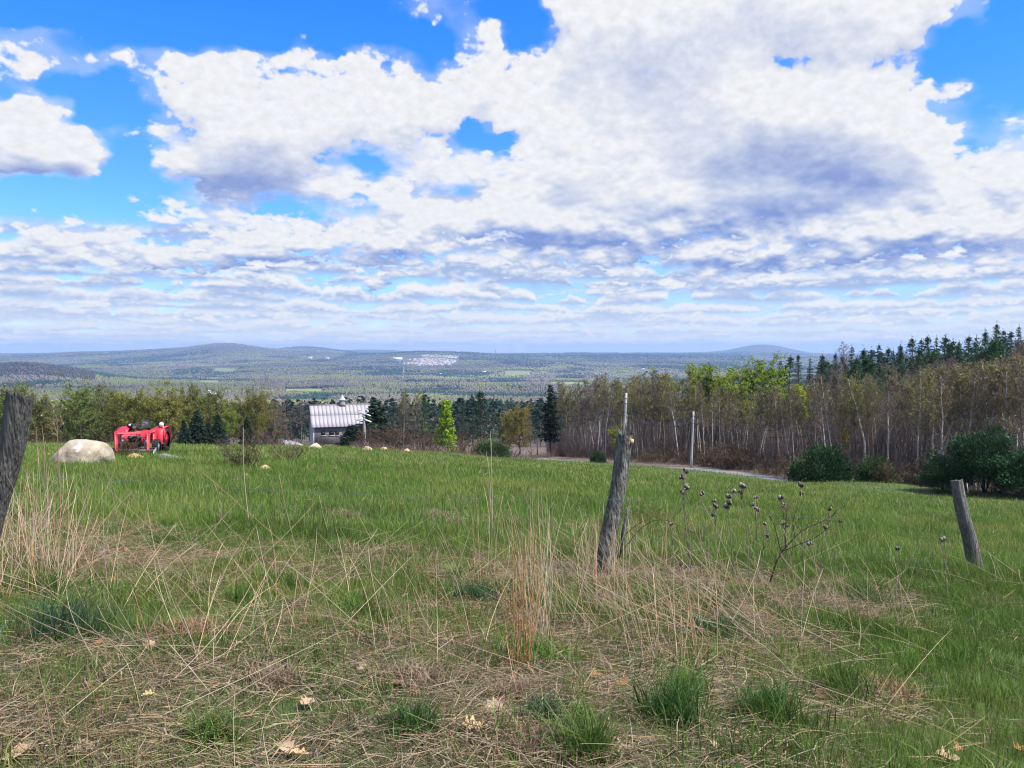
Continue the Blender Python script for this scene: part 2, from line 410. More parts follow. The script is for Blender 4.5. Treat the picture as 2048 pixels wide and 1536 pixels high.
# ground height beyond the field, per bearing (photograph column) and distance
_tp = np.array([-700, 0, 300, 640, 860, 1050, 1250, 1420, 1600, 1850, 2048, 2700]); _tu = ux(_tp)
_tY = np.array([35, 48, 60, 80, 110, 150, 220, 350, 600, 1000, 1800, 3000, 4500, 6500, 8500, 11000, 15000, 22000, 45000.])
_far = [-78, -115, -140, -150, -131, -104, -88, -84, -90, -104]
_tz = np.array([
    [None, -5.9, -8.0, -11.0, -14.8, -19.5, -28, -42, -60]+_far,
    [None, -5.85, -7.6, -10.5, -14.6, -19.3, -28, -42, -60]+_far,
    [None, -5.85, -7.5, -10.3, -14.5, -19.2, -27.5, -42, -60]+_far,
    [None, None, -7.5, -9.9, -13.8, -18.6, -26, -40, -58]+_far,
    [None, None, None, -10.5, -14.8, -19.5, -27, -40, -58]+_far,
    [None, None, None, None, -15.3, -20, -28, -40, -56]+_far,
    [None, None, None, None, -15.3, -18.5, -27, -42, -56]+_far,
    [None, None, None, None, -14.9, -15.5, -20, -44, -60]+_far,
    [None, None, None, -13.2, -13.9, -13.8, -16, -42, -60]+_far,
    [None, None, None, -11.6, -12.0, -12.0, -13, -38, -60]+_far,
    [None, None, -10.9, -11.2, -11.0, -10.0, -9, -34, -60]+_far,
    [None, -10.6, -10.8, -10.8, -10.0, -8.0, -6, -30, -60]+_far], dtype=object)
_A_t = np.interp(_tu, _cu, _cA)
for _i in range(len(_tp)):
    for _j in range(len(_tY)):
        if _tz[_i][_j] is None: _tz[_i][_j] = -1-_tY[_j]*_A_t[_i]
_tz = _tz.astype('f8')
_dz = np.gradient(_tz, np.log(_tY), axis=1)
_sl = np.diff(_tz, axis=1)/np.diff(np.log(_tY))
for _j in range(1, len(_tY)-1):
    a, b = _sl[:, _j-1], _sl[:, _j]
    _dz[:, _j] = np.where(a*b <= 0, 0, 2*a*b/(a+b+1e-12*np.sign(a+b)))
HILLS = [(450, 62, 10000, 1300, 90), (380, 230, 10300, 1500, 92), (612, 62, 13500, 1500, 140), (755, 70, 16500, 1800, 92), (1530, 46, 15800, 1500, 150),
         (1500, 95, 16000, 1800, 45), (862, 60, 7900, 480, 26), (862, 70, 6000, 330, -14), (30, 100, 3600, 420, 96), (165, 60, 3900, 420, 22), (880, 130, 8700, 900, 60), (20, 130, 16500, 1800, 40), (1180, 200, 14000, 2500, 30), (1300, 120, 9000, 900, 30), (560, 160, 6500, 500, 12), (1010, 140, 6200, 600, 22)]
def vnoise(x, y, seed):
    return perlin(np.asarray(x, 'f8')+900.5, np.asarray(y, 'f8')+900.5, seed)
ROAD_P = [(700, 140, None), (900, 128, None), (1050, 115, None), (1090, 111, None), (1250, 103, None), (1420, 97, None), (1600, 86, None), (1720, 79, None), (1900, 72, None), (2150, 64, None)]
def zbase(X, Y):
    X = np.asarray(X, 'f8'); Y = np.asarray(Y, 'f8')
    r = np.hypot(X, Y)+1e-6; az = np.arctan2(X, Y); lim = radians(48)
    aa = np.abs(az); azc = np.sign(az)*np.where(aa > lim, lim*(1-(aa-lim)/(pi-lim)), aa)
    Yp = np.where(aa > lim, r*math.cos(lim)*1.0, Y); Yp = np.maximum(Yp, .02); u = np.tan(azc)
    plane = -1-.1354*Yp-.067*u*Yp
    cone = -1-Yp*np.interp(u, _cu, _cA)
    zf = plane+(cone-plane)*sm(8, 26, Yp)-.45*np.exp(-Yp/2.5)
    # table beyond
    ly = np.log(np.clip(Yp, _tY[0], _tY[-1]-1)); LY = np.log(_tY)
    j = np.clip(np.searchsorted(LY, ly, side='right')-1, 0, len(_tY)-2); h = LY[j+1]-LY[j]; t = (ly-LY[j])/h
    i = np.clip(np.searchsorted(_tu, u, side='right')-1, 0, len(_tu)-2); f = np.clip((u-_tu[i])/(_tu[i+1]-_tu[i]), 0, 1)
    def row(k):
        a, b, da, db = _tz[k, j], _tz[k, j+1], _dz[k, j]*h, _dz[k, j+1]*h
        return (2*t**3-3*t**2+1)*a+(t**3-2*t**2+t)*da+(-2*t**3+3*t**2)*b+(t**3-t**2)*db
    ff = f*f*(3-2*f)*.5+f*.5
    zt_ = row(i)*(1-ff)+row(i+1)*ff
    z = zf+(zt_-zf)*sm(36, 50, Yp)
    px = 1024+u*FPX
    front = np.cos(np.minimum(aa, pi/2))
    for (hx, sx, hy, sy, hh) in HILLS:
        z = z+hh*front*np.exp(-.5*((px-hx)/sx)**2-.5*((Yp-hy)/sy)**2)
    w = sm(300, 1500, Yp)
    z = z+w*(vnoise(X/1500, Y/1500, 5)*14+vnoise(X/520, Y/520, 6)*7)*sm(60000, 9000, Yp)
    z = z+sm(30000, 200, Yp)*(vnoise(X/9, Y/9, 8)*.10*sm(6, 30, Yp)+vnoise(X/1.1, Y/1.1, 9)*.03*sm(60, 20, Yp)+vnoise(X/.4, Y/.4, 10)*.015*sm(20, 8, Yp))
    return z
_rx = np.array([ux(p)*y for p, y, _ in ROAD_P]); _ry = np.array([y for _, y, _ in ROAD_P], 'f8')
_rz = np.array([-19.8, -17.9, -16.05, -15.75, -15.38, -15.1, -14.75, -14.4, -13.6, -12.9])
_rx0, _ry0 = _rx, _ry
def catmull(P, n):
    P = np.asarray(P, 'f8'); P = np.vstack([2*P[0]-P[1], P, 2*P[-1]-P[-2]]); out = []
    for i in range(1, len(P)-2):
        t = np.linspace(0, 1, n, endpoint=False)[:, None]; a, b, c, d = P[i-1], P[i], P[i+1], P[i+2]
        out.append(.5*((2*b)+(c-a)*t+(2*a-5*b+4*c-d)*t**2+(3*b-a-3*c+d)*t**3))
    return np.vstack(out+[P[-2][None]])
ROAD = catmull(np.stack([_rx, _ry, _rz], 1), 24)
def zt(X, Y):
    z = zbase(X, Y); X = np.asarray(X, 'f8'); Y = np.asarray(Y, 'f8')
    sel = (Y > 55) & (Y < 160) & (X > -40) & (X < 60)
    if np.any(sel):
        xs = np.atleast_1d(X)[np.atleast_1d(sel)]; ys = np.atleast_1d(Y)[np.atleast_1d(sel)]
        d = np.full(len(xs), 1e9); zr = np.zeros(len(xs))
        for p in ROAD:
            q = (xs-p[0])**2+(ys-p[1])**2; m = q < d; d[m] = q[m]; zr[m] = p[2]
        w = sm(9, 3.6, np.sqrt(d)); z = np.array(z, ndmin=1); s1 = np.atleast_1d(sel)
        z[s1] = z[s1]*(1-w)+zr*w
        if X.ndim == 0: z = z[0]
    return z
def ray(px, py):
    cx = (px-1024)/FPX; cy = -(py-768)/FPX; cp, sp_ = math.cos(PITCH), math.sin(PITCH)
    return np.array([cx, cp+sp_*cy, -sp_+cp*cy])
def at(px, Y, dz=0):
    """the ground at distance Y along a bearing"""
    x = ux(px)*Y; return np.array([x, Y, float(zt(x, Y))+dz])
def gpx(px, py, ymin=2.2, ymax=130):
    """where the sight line through a photograph pixel first meets the ground"""
    d = ray(px, py); d = d/d[1]; Y = np.exp(np.linspace(math.log(ymin), math.log(ymax), 900))
    g = zt(d[0]*Y, Y); k = np.argmax(d[2]*Y <= g)
    if not (d[2]*Y <= g).any(): k = len(Y)-1
    y = Y[k]; return np.array([d[0]*y, y, g[k]])
def ppx(px, py, Y):
    d = ray(px, py); return d/d[1]*Y

# what covers the ground: straw share (0 green .. 1 dry)
def straw_share(X, Y):
    u = X/np.maximum(Y, .1)
    n = vnoise(X/.9, Y/.9, 21)*.5+vnoise(X/.35, Y/.35, 22)*.35+vnoise(X/2.7, Y/2.7, 23)*.45
    near = sm(8.6, 6.9, Y+vnoise(X/1.2, 3+0*X, 24)*.9)
    right = sm(.30, .58, u)
    s = near*(.37+n*1.0-right*.36)
    band = np.exp(-((Y-6.9)/.6)**2)*sm(-.12, 0, u)*sm(.42, .3, u); s = np.maximum(s, band*(.95+n*.3))
    lband = np.exp(-((Y-6.0)/.8)**2)*sm(-.3, -.5, u); s = np.maximum(s, lband*(.85+n*.3))
    field = .05+.30*sm(.25, .55, vnoise(X/3.3, Y/1.6, 25)*.7+vnoise(X/1.0, Y/.6, 26)*.5)
    s = np.maximum(s, field*(1-near)); return np.clip(s, 0, 1)

def build_terrain():
    rr = np.concatenate([[.15, .5, 1.0, 1.5], np.geomspace(2.0, 14, 110), np.geomspace(14.3, 180, 150), np.geomspace(184, 18300, 170)])
    aa = np.concatenate([np.linspace(-180, -52, 14, endpoint=False), np.linspace(-52, 52, 300), np.linspace(52, 180, 15)[1:-1]])
    R, A = np.meshgrid(rr, np.radians(aa), indexing='ij'); X = R*np.sin(A); Y = R*np.cos(A); Z = zt(X.ravel(), Y.ravel()).reshape(X.shape)
    V = np.stack([X, Y, Z], -1).reshape(-1, 3); n, m = X.shape
    i = np.arange(n-1)[:, None]*m; j = np.arange(m)[None]; j2 = (j+1) % m
    Q = np.stack([i+j, i+j2, i+m+j2, i+m+j], -1).reshape(-1, 4)
    T = np.array([[len(V), k, (k+1) % m] for k in range(m)]); V = np.vstack([V, [[0, 0, float(zt(0, .02))]]])
    x, y = V[:, 0], V[:, 1]; u = x/np.maximum(y, .1); px = 1024+u*FPX
    s = straw_share(x, y)[:, None]
    green = np.array([.055, .090, .020]); dry = np.array([.085, .068, .038]); wood = np.array([.115, .088, .070])
    c = green*(1-s)+dry*s
    # leaf litter under the woods, then the far country
    edge = np.interp(px, [-400, 0, 640, 860, 1050, 1250, 1420, 1600, 1850, 2048, 2400], [62, 62, 70, 88, 107, 97, 91, 80, 66, 55.5, 48])
    w = sm(-2, 3, y-edge)[:, None]; c = c*(1-w)+wood*w
    f = sm(250, 500, y)[:, None]; n1 = vnoise(x/700, y/700, 41)[:, None]
    farc = np.array([.085, .075, .055])+np.array([.02, .035, .0])*n1; c = c*(1-f)+farc*f
    o = mesh('ground', V, [Q, T], M['ground'], None, np.clip(c, .01, 1), True); tag(o, kind='structure')
    # road
    d = np.gradient(ROAD, axis=0); nrm = np.stack([-d[:, 1], d[:, 0]], 1); nrm /= np.linalg.norm(nrm, axis=1)[:, None]
    off = np.linspace(-2.2, 2.2, 7); P = ROAD[:, None, :2]+off[None, :, None]*nrm[:, None]; Zr = ROAD[:, None, 2]+.10-.012*np.abs(off)[None]
    V = np.concatenate([P, Zr[..., None]], -1).reshape(-1, 3); n, m = len(ROAD), 7
    i = np.arange(n-1)[:, None]*m; j = np.arange(m-1)[None]
    Q = np.stack([i+j, i+j+1, i+m+j+1, i+m+j], -1).reshape(-1, 4)
    tag(mesh('road', V, Q, M['road'], None, np.ones(3), True), kind='structure')
build_terrain()

# ------------------------------------------------------------------ tree prototypes (meshes shared by the copies)
def jitcol(rng, base, n, a=.3):
    return np.clip(np.asarray(base)*rng.uniform(1-a, 1+a, (n, 1))*rng.uniform(.92, 1.08, (n, 3)), .002, 1)

def bare_tree(seed, H=10., tr=.09, start=.45, spread=.16, limbs=22, up=(55, 75), sub=5, twig=5, leaves=700, leaf=.16, leafcol=(.12, .10, .045), twigcol=(.085, .062, .052), trunkcol=None, lean=.05, fork=0, round_=0, tw=.022, tipr=.3):
    """trunk with limbs, and a crown of fine twigs and young leaves"""
    rng = np.random.default_rng(seed); tk = MB(); cr = MB()
    n = 9; hh = np.linspace(0, 1, n)
    la = rng.uniform(0, 2*pi); wob = np.cumsum(rng.normal(size=(n, 2))*.012*H*.5, 0); wob -= wob[0]
    P = np.stack([np.cos(la)*lean*H*hh**1.5+wob[:, 0], np.sin(la)*lean*H*hh**1.5+wob[:, 1], hh*H*.97], 1); P[0, 2] = -.4
    tk.tube(P, tr*(1-hh*.86)*np.where(hh == 0, 1.25, 1), 6, trunkcol)
    a0 = []; a1 = []; wd = []; LP = []
    for k in range(limbs):
        s = start+(1-start)*(k+rng.uniform(0, 1))/limbs*.97
        b = np.array([np.interp(s, hh, P[:, i]) for i in range(3)])
        az = k*2.4+rng.uniform(-.5, .5); el = radians(rng.uniform(*up))
        rel = (s-start)/(1-start)
        prof = (1-rel*.8)*(1-.0*rel) if not round_ else math.sqrt(max(.05, 1-(rel*1.05-.35)**2/.62))
        L = spread*H*prof*rng.uniform(.7, 1.2)/max(.35, math.cos(el))*(.8 if round_ else .75)
        D = np.array([math.cos(az)*math.cos(el), math.sin(az)*math.cos(el), math.sin(el)])
        tt = np.linspace(0, 1, 4)[:, None]; Lp = b+D*L*tt+np.array([0, 0, 1])*(.12*L*tt**2)+rng.normal(size=(4, 3))*.03*L*tt
        tk.tube(Lp, tr*(.25 if tr < .12 else .36)*(1-rel*.6)*np.array([1, .7, .45, .2]), 4, None if trunkcol is None else np.array(trunkcol)*.55, False)
        for q in range(sub):
            t = rng.uniform(.25, 1); sb = np.array([np.interp(t, tt[:, 0], Lp[:, i]) for i in range(3)])
            sd = D+rng.normal(size=3)*.55; sd[2] += .2; sd /= np.linalg.norm(sd); sl = L*.42*rng.uniform(.5, 1.2)
            se = sb+sd*sl; a0.append(sb); a1.append(se); wd.append(tw*1.4)
            for w in range(twig):
                t2 = rng.uniform(.2, 1); tb = sb+(se-sb)*t2
                td = sd+rng.normal(size=3)*.6; td[2] += .25; td /= np.linalg.norm(td)
                te = tb+td*sl*.55*rng.uniform(.5, 1.3); a0.append(tb); a1.append(te); wd.append(tw)
                LP.append((tb, te))
    a0 = np.array(a0); wd = np.array(wd)
    cr.strips(a0, np.array(a1), wd, wd*.5, rng, jitcol(rng, twigcol, len(a0), .35))
    if leaves:
        pick = rng.integers(0, len(LP), leaves); q = np.array([p[0] for p in LP])[pick]; e = np.array([p[1] for p in LP])[pick]
        pp = q+(e-q)*rng.uniform(tipr, 1.1, (leaves, 1))+rng.normal(size=(leaves, 3))*leaf*.5
        cr.leaves(pp, leaf, rng, jitcol(rng, leafcol, leaves, .4))
    return tk, cr

def spruce(seed, H=10., R=2.0, whorls=26, col=(.036, .064, .036), ragged=.25, bare=.06, droop=.25, dense=1.0):
    rng = np.random.default_rng(seed); tk = MB(); cr = MB()
    hh = np.linspace(0, 1, 6); tk.tube(np.stack([0*hh, 0*hh, hh*H-.3*(hh == 0)], 1), .018*H*(1-hh*.95), 6, (.07, .055, .045))
    for w in range(whorls):
        s = bare+(1-bare)*(w+rng.uniform(-.3, .3))/whorls; s = min(max(s, bare*.6), .985)
        nb = 7 if s < .8 else 5; rw = rng.uniform(1-ragged, 1+ragged*.6)
        for k in range(nb):
            az = w*1.1+k*2*pi/nb+rng.uniform(-.25, .25); L = R*(1-s)**.8*rw*rng.uniform(1-ragged, 1.1)+.12
            D = np.array([math.cos(az), math.sin(az), 0]); n = max(4, int((12*L/R+3)*dense)); t = rng.uniform(.12, 1, n)
            z = s*H+.25*L*(1-s)-droop*L*t+.28*L*t**2.2
            p = D[None]*(L*t)[:, None]; p[:, 2] = z; p += rng.normal(size=(n, 3))*.05*R
            side = np.array([-D[1], D[0], 0])[None]*rng.choice([-1, 1], n)[:, None]
            cr.leaves(p, (.15*R+.05*L)*(1.25 if dense > 1 else 1), rng, jitcol(rng, col, n, .4), .38, D[None]*.8+side*.5, hang=.35)
    top = np.array([[0, 0, H*(1+.01*q)] for q in range(-4, 3)]); cr.leaves(top, .3, rng, jitcol(rng, col, 7), .25, np.array([[0, 0, 1.]]*7))
    return tk, cr

def pine(seed, H=12., R=2.6, limbs=34, start=.2, col=(.046, .084, .042), per=34, bush=False, spike=0):
    rng = np.random.default_rng(seed); tk = MB(); cr = MB()
    hh = np.linspace(0, 1, 6); tk.tube(np.stack([.02*H*hh**2, 0*hh, hh*H*.98-.3*(hh == 0)], 1), .018*H*(1-hh*.93), 6, (.085, .07, .06))
    for k in range(limbs):
        s = start+(1-start)*((k+rng.uniform(0, 1))/limbs)**.9; rel = (s-start)/(1-start)
        az = k*2.4+rng.uniform(-.6, .6); L = R*(1.03-rel)**.85*rng.uniform(.55, 1.15)*(math.sqrt(min(1, rel*5+.45)))
        el = radians(rng.uniform(2, 30)+rel*25); D = np.array([math.cos(az)*math.cos(el), math.sin(az)*math.cos(el), math.sin(el)])
        b = np.array([.02*H*s**2, 0, s*H*.97]); tt = np.linspace(0, 1, 4)[:, None]; Lp = b+D*L*tt+np.array([0, 0, .15*L])*tt**2
        tk.tube(Lp, .012*H*.35*(1-rel*.6)*np.array([1, .8, .5, .25]), 4, (.075, .062, .052), False)
        for q in range(4):
            t = rng.uniform(.4, 1.02); c = b+D*L*t+np.array([0, 0, .15*L*t*t])+rng.normal(size=3)*.12*L*np.array([1, 1, .35])
            r = .25*L*rng.uniform(.6, 1.2)+.16*R*.6; pp = c+rng.normal(size=(per//2, 3))*r*np.array([.55, .55, .28])
            dd = (pp-c); dd[:, 2] += .25*r
            cr.leaves(pp, .17*R*.55+.06*r, rng, jitcol(rng, col, len(pp), .4), .32, dd/(np.linalg.norm(dd, axis=1)[:, None]+1e-6))
    c = np.array([.02*H, 0, H*.97]); pp = c+rng.normal(size=(30, 3))*np.array([.10, .10, .45])*R*.35
    cr.leaves(pp, .2*R*.5, rng, jitcol(rng, col, 30, .4), .3, np.array([[0, 0, 1.]]*30)+rng.normal(size=(30, 3))*.3)
    return tk, cr

def evergreen_bush(seed, W=2.4, H=3.3, n=9500, col=(.045, .085, .032), leaf=.27, lump=.25):
    rng = np.random.default_rng(seed); tk = MB(); cr = MB()
    for k in range(7):
        a = rng.uniform(0, 2*pi); r = rng.uniform(.1, .7)*W; h = H*rng.uniform(.5, .9)
        tk.tube([(0, 0, -.3), (r*.4*math.cos(a), r*.4*math.sin(a), h*.4), (r*math.cos(a), r*math.sin(a), h)], [.07, .05, .02], 5, (.07, .055, .045))
    nc = 95; d = rng.normal(size=(nc, 3)); d[:, 2] = np.abs(d[:, 2])*.9-.3; d /= np.linalg.norm(d, axis=1)[:, None]
    rad = rng.uniform(.55, 1.0, nc)**.5*(1+lump*rng.normal(size=nc)*.5)
    cen = d*rad[:, None]*np.array([W, W, H*.62])+np.array([0, 0, H*.36]); cen[:, 2] = np.maximum(cen[:, 2], .15)
    per = n//nc
    for c, dd in zip(cen, d):
        pp = c+rng.normal(size=(per, 3))*np.array([.17, .17, .13])*W*.9; pp[:, 2] = np.maximum(pp[:, 2], .02)
        cr.leaves(pp, leaf, rng, jitcol(rng, col, per, .42)*rng.uniform(.75, 1.25), .34, dd[None]+np.array([0, 0, .35])+0*pp)
    return tk, cr

def brush(seed, W=1.5, H=1.8, stems=26, twigs=9, leaves=260, col=(.10, .07, .055), leafcol=(.13, .11, .05), leaf=.07, tw=.014):
    """a bare thicket shrub: many stems from one root"""
    rng = np.random.default_rng(seed); tk = MB(); cr = MB(); a0, a1, wd, LP = [], [], [], []
    for k in range(stems):
        a = rng.uniform(0, 2*pi); r = W*math.sqrt(rng.uniform(0, 1)); h = H*rng.uniform(.5, 1.05)*(1-.35*(r/W)**2)
        e = np.array([r*math.cos(a), r*math.sin(a), h]); b = np.array([e[0]*.25, e[1]*.25, -.1]); m = (b+e)/2+rng.normal(size=3)*.08*H
        tk.tube([b, m, e], np.array([1, .7, .3])*tw*.8, 4, jitcol(rng, col, 1)[0], False)
        for q in range(twigs):
            t = rng.uniform(.2, 1); tb = m+(e-m)*t if t > .5 else b+(m-b)*t*2
            td = rng.normal(size=3); td[2] = abs(td[2])+.3; td /= np.linalg.norm(td); te = tb+td*H*rng.uniform(.08, .26); a0.append(tb); a1.append(te); LP.append((tb, te))
    a0, a1 = np.array(a0), np.array(a1); cr.strips(a0, a1, tw, tw*.4, rng, jitcol(rng, col, len(a0), .35))
    if leaves:
        i = rng.integers(0, len(a0), leaves); pp = a0[i]+(a1[i]-a0[i])*rng.uniform(.3, 1.05, (leaves, 1)); cr.leaves(pp, leaf, rng, jitcol(rng, leafcol, leaves, .4))
    return tk, cr

PROTO = {}
def proto(key, parts, tmat, cmat, names=('trunk', 'crown')):
    tk, cr = parts
    H = max(float(v[:, 2].max()) for v in cr.V)
    e = bpy.data.objects.new('proto', None)                       # never linked: only lends its meshes
    a = tk.build(names[0], M[tmat]); b = cr.build(names[1], M[cmat])
    for o in (a, b): COL.objects.unlink(o)
    PROTO[key] = (a, b, H)
OLIVE, BUD = (.185, .185, .050), (.190, .180, .075)
GREY = (.17, .15, .135)
for i in range(4): proto(f'budding{i}', bare_tree(100+i, 13, .22, .12, .36, 50, (15, 62), 7, 6, 15000, .27, OLIVE, (.075, .060, .045), (.075, .065, .055), .03, round_=1, tw=.03), 'bark', 'foliage')
for i in range(6): proto(f'birch{i}', bare_tree(120+i, 10, .10, .42, .15, 24, (40, 72), 6, 5, 800, .13, BUD, (.185, .157, .145), (1, 1, 1), (.04, .12)[i % 2], tw=.026), 'birch', 'foliage')
for i in range(3): proto(f'greyish{i}', bare_tree(130+i, 11, .10, .30, .19, 28, (35, 70), 5, 6, 420, .12, (.12, .085, .06), (.185, .152, .140), (.13, .115, .105), .06, tw=.026), 'bark', 'foliage')
for i in range(3): proto(f'leafing{i}', bare_tree(140+i, 10, .12, .34, .22, 30, (30, 68), 6, 6, 9000, .19, (.33, .38, .045), (.10, .085, .05), (.17, .15, .13), .05, round_=1, tw=.024), 'bark', 'foliage')
proto('larch', bare_tree(150, 7, .10, .10, .25, 46, (5, 30), 6, 5, 6500, .19, (.26, .38, .03), (.12, .10, .06), (.30, .28, .25), .01, tw=.02), 'bark', 'foliage')
for i in range(4): proto(f'spruce{i}', spruce(160+i, 10, (1.9, 1.5, 2.3, 1.7)[i], (30, 28, 24, 32)[i], ragged=(.25, .2, .45, .35)[i], bare=(.04, .05, .25, .12)[i]), 'bark', 'needle')
for i in range(4): proto(f'pine{i}', pine(170+i, 12, (2.7, 2.3, 3.2, 2.5)[i], (34, 40, 34, 30)[i], (.2, .1, .25, .35)[i]), 'bark', 'needle')
for i in range(2): proto(f'bushgreen{i}', evergreen_bush(180+i), 'bark', 'needle')
for i in range(3): proto(f'brush{i}', brush(185+i, 1.6, 2.0, 34, 14, 420, (.095, .065, .05), (.12, .10, .045), .08, .02), 'bark', 'foliage', ('stems', 'twigs'))
proto('raggedspruce', spruce(250, 10, 2.3, 24, (.026, .046, .026), .55, .22, .3, 1.5), 'bark', 'needle')
for i in range(3): proto(f'densespruce{i}', spruce(240+i, 8, (2.3, 1.9, 2.6)[i], 36, (.026, .050, .026), .3, .03, .3, 2.4), 'bark', 'needle')
for i in range(3): proto(f'cornerpine{i}', evergreen_bush(195+i, 3.4, 6.2, 24000, (.042, .080, .034), .30, .5), 'bark', 'needle')
KIND = {'budding': ('budding_tree', 'tree'), 'birch': ('birch_tree', 'birch tree'), 'greyish': ('bare_tree', 'bare tree'), 'leafing': ('leafing_tree', 'leafing tree'), 'larch': ('larch_tree', 'larch tree'),
        'raggedspruce': ('spruce_tree', 'spruce tree'), 'densespruce': ('spruce_tree', 'spruce tree'), 'cornerpine': ('pine_tree', 'pine tree'), 'spruce': ('spruce_tree', 'spruce tree'), 'pine': ('pine_tree', 'pine tree'), 'bushgreen': ('evergreen_bush', 'evergreen bush'), 'brush': ('brush_shrub', 'shrub'), 'bigpine': ('pine_tree', 'pine tree')}
PR = np.random.default_rng(33)
PLACED = []; TR = np.random.default_rng(9)
def plant(key, px, Y, top=None, H=None, wide=1.0, label='', group=None, col=None, sink=.0, at_=None):
    """one tree or shrub: foot on the ground at distance Y on a bearing, its top at photograph row `top` or H metres up"""
    a, b, h0 = PROTO[key]; p = at(px, Y) if at_ is None else np.asarray(at_)
    if H is None: H = ppx(px, top, Y)[2]-p[2]
    H = max(H, .3); s = H/h0
    name, cat = KIND[key.rstrip('0123456789')]
    e = thing(name, label, cat, (p[0], p[1], p[2]-sink), PR.uniform(0, 2*pi), group, (s*wide, s*wide, s))
    c = col if col is not None else (1, 1, 1)
    j = PR.uniform(.85, 1.15)
    for o in (a, b):
        q = o.copy(); COL.objects.link(q); q.parent = e; q.color = (c[0]*j, c[1]*j, c[2]*j, 1) if o is b else ((1, 1, 1, 1) if TR.uniform() < .55 else (.42, .36, .33, 1)) if key.startswith('birch') else (1, 1, 1, 1)
    if key.startswith(('birch', 'grey')): e.rotation_euler = (PR.normal()*.05, PR.normal()*.05-(.13 if 1120 < px < 1260 else .03 if px < 1900 else 0), PR.uniform(0, 6))
    PLACED.append((px, Y, H, s*wide)); return e

# ---- the tree row beyond the crest on the left
ROW = 'budding trees along the far side of the field'
for (px, Y, top, wide, key, lab, col) in [
    (18, 172, 772, .95, 'budding1', 'olive budding tree behind the tall grey post at the field edge', (.85, .88, .9)),
    (66, 182, 792, .85, 'budding2', 'dull grey-brown budding tree just right of the tall grey post', (.75, .7, .85)),
    (160, 168, 752, .78, 'budding0', 'tall dark-limbed olive tree directly behind the big pale boulder', (.80, .95, .9)),
    (122, 186, 800, .9, 'budding3', 'low olive tree behind the left end of the big pale boulder', (.9, .95, .9)),
    (212, 178, 775, .7, 'budding2', 'thin brownish budding tree between the boulder and the tractor', (.85, .78, .9)),
    (245, 165, 786, .8, 'budding1', 'yellowish budding tree behind the left half of the tractor', (1.15, 1.05, .8)),
    (292, 172, 772, .9, 'budding0', 'broad golden-olive tree directly behind the tractor', (1.1, .98, .85)),
    (335, 168, 770, .85, 'budding3', 'broad golden-olive tree behind the right wheel of the tractor', (1.1, .98, .85)),
    (378, 176, 772, .62, 'budding2', 'narrow olive tree above the two dark spruces', (.95, .9, .9)),
    (418, 182, 782, .75, 'budding1', 'thin budding tree between the golden trees and the round yellow-green one', (.9, .88, .95)),
    (512, 172, 765, .6, 'budding0', 'tall yellowish tree standing left of the bare grey trees near the barn', (1.1, .95, .8)),
    (488, 188, 790, .8, 'budding3', 'low olive tree behind the right-hand dark spruce', (.9, .88, .9))]:
    plant(key, px, Y, top-16, wide=wide*1.35, label=lab, group=ROW, col=(col[0]*1.06, col[1]*1.22, col[2]))
for k, (px, top) in enumerate([(-30, 775), (42, 800), (92, 806), (140, 795), (188, 790), (228, 800), (268, 792), (312, 785), (355, 792), (400, 796), (445, 792), (530, 790)]):
    plant('budding%d' % (k % 4), px, 195+PR.uniform(0, 12), top, wide=1.5, label='low olive-brown budding tree filling the second rank of the row beyond the field', group='second rank of budding trees beyond the field', col=(1.05, 1.0, .95))
plant('leafing0', 460, 158, 806, wide=.95, label='round yellow-green leafing tree just right of the dark spruces', col=(.62, .70, .8))
for (px, Y, top, lab) in [(366, 116, 838, 'small dark spruce leftmost of the cluster right of the tractor'), (392, 118, 818, 'pointed dark spruce beside the leftmost small one right of the tractor'), (434, 116, 826, 'widest dark spruce in front of the round yellow-green tree'), (414, 120, 842, 'short dark spruce tucked between the two taller ones'),
                          (492, 120, 832, 'dark slender spruce standing apart left of the bare grey trees')]:
    plant(f'densespruce{int(px) % 3}', px, Y, top, wide=1.0, label=lab, group='small dark spruces right of the tractor', col=(.7, .75, .75))
for (px, Y, top, wide, lab) in [(548, 165, 782, 1.0, 'bare grey tree leftmost beside the barn'), (575, 160, 778, 1.1, 'spreading bare grey tree beside the white gable of the barn'), (600, 178, 800, 1.0, 'bare grey tree rising just behind the barn gable'), (560, 150, 812, 1.0, 'short bare grey tree in front of the taller ones left of the barn')]:
    plant('greyish%d' % (px % 3), px, Y, top, wide=wide*1.25, label=lab, group='bare grey trees beside the barn', col=(.75, .72, .78))
for (px, Y, H) in [(60, 140, 2.6), (95, 138, 2.2), (205, 120, 2.4), (345, 140, 2.8), (520, 130, 2.6), (545, 128, 3.0), (640, 165, 1.6), (672, 160, 1.7), (704, 150, 3.0), (745, 118, 3.0), (770, 118, 3.4), (800, 116, 3.6), (830, 114, 3.2), (860, 112, 2.6), (905, 112, 3.0), (935, 112, 2.4), (990, 112, 2.2), (1020, 116, 3.0)]:
    plant('brush%d' % (px % 3), px, Y, H=H*1.3, wide=1.3, label='bare brown thicket shrub on the far edge of the field', group='thicket shrubs on the field edge', col=(.9, .8, .8))
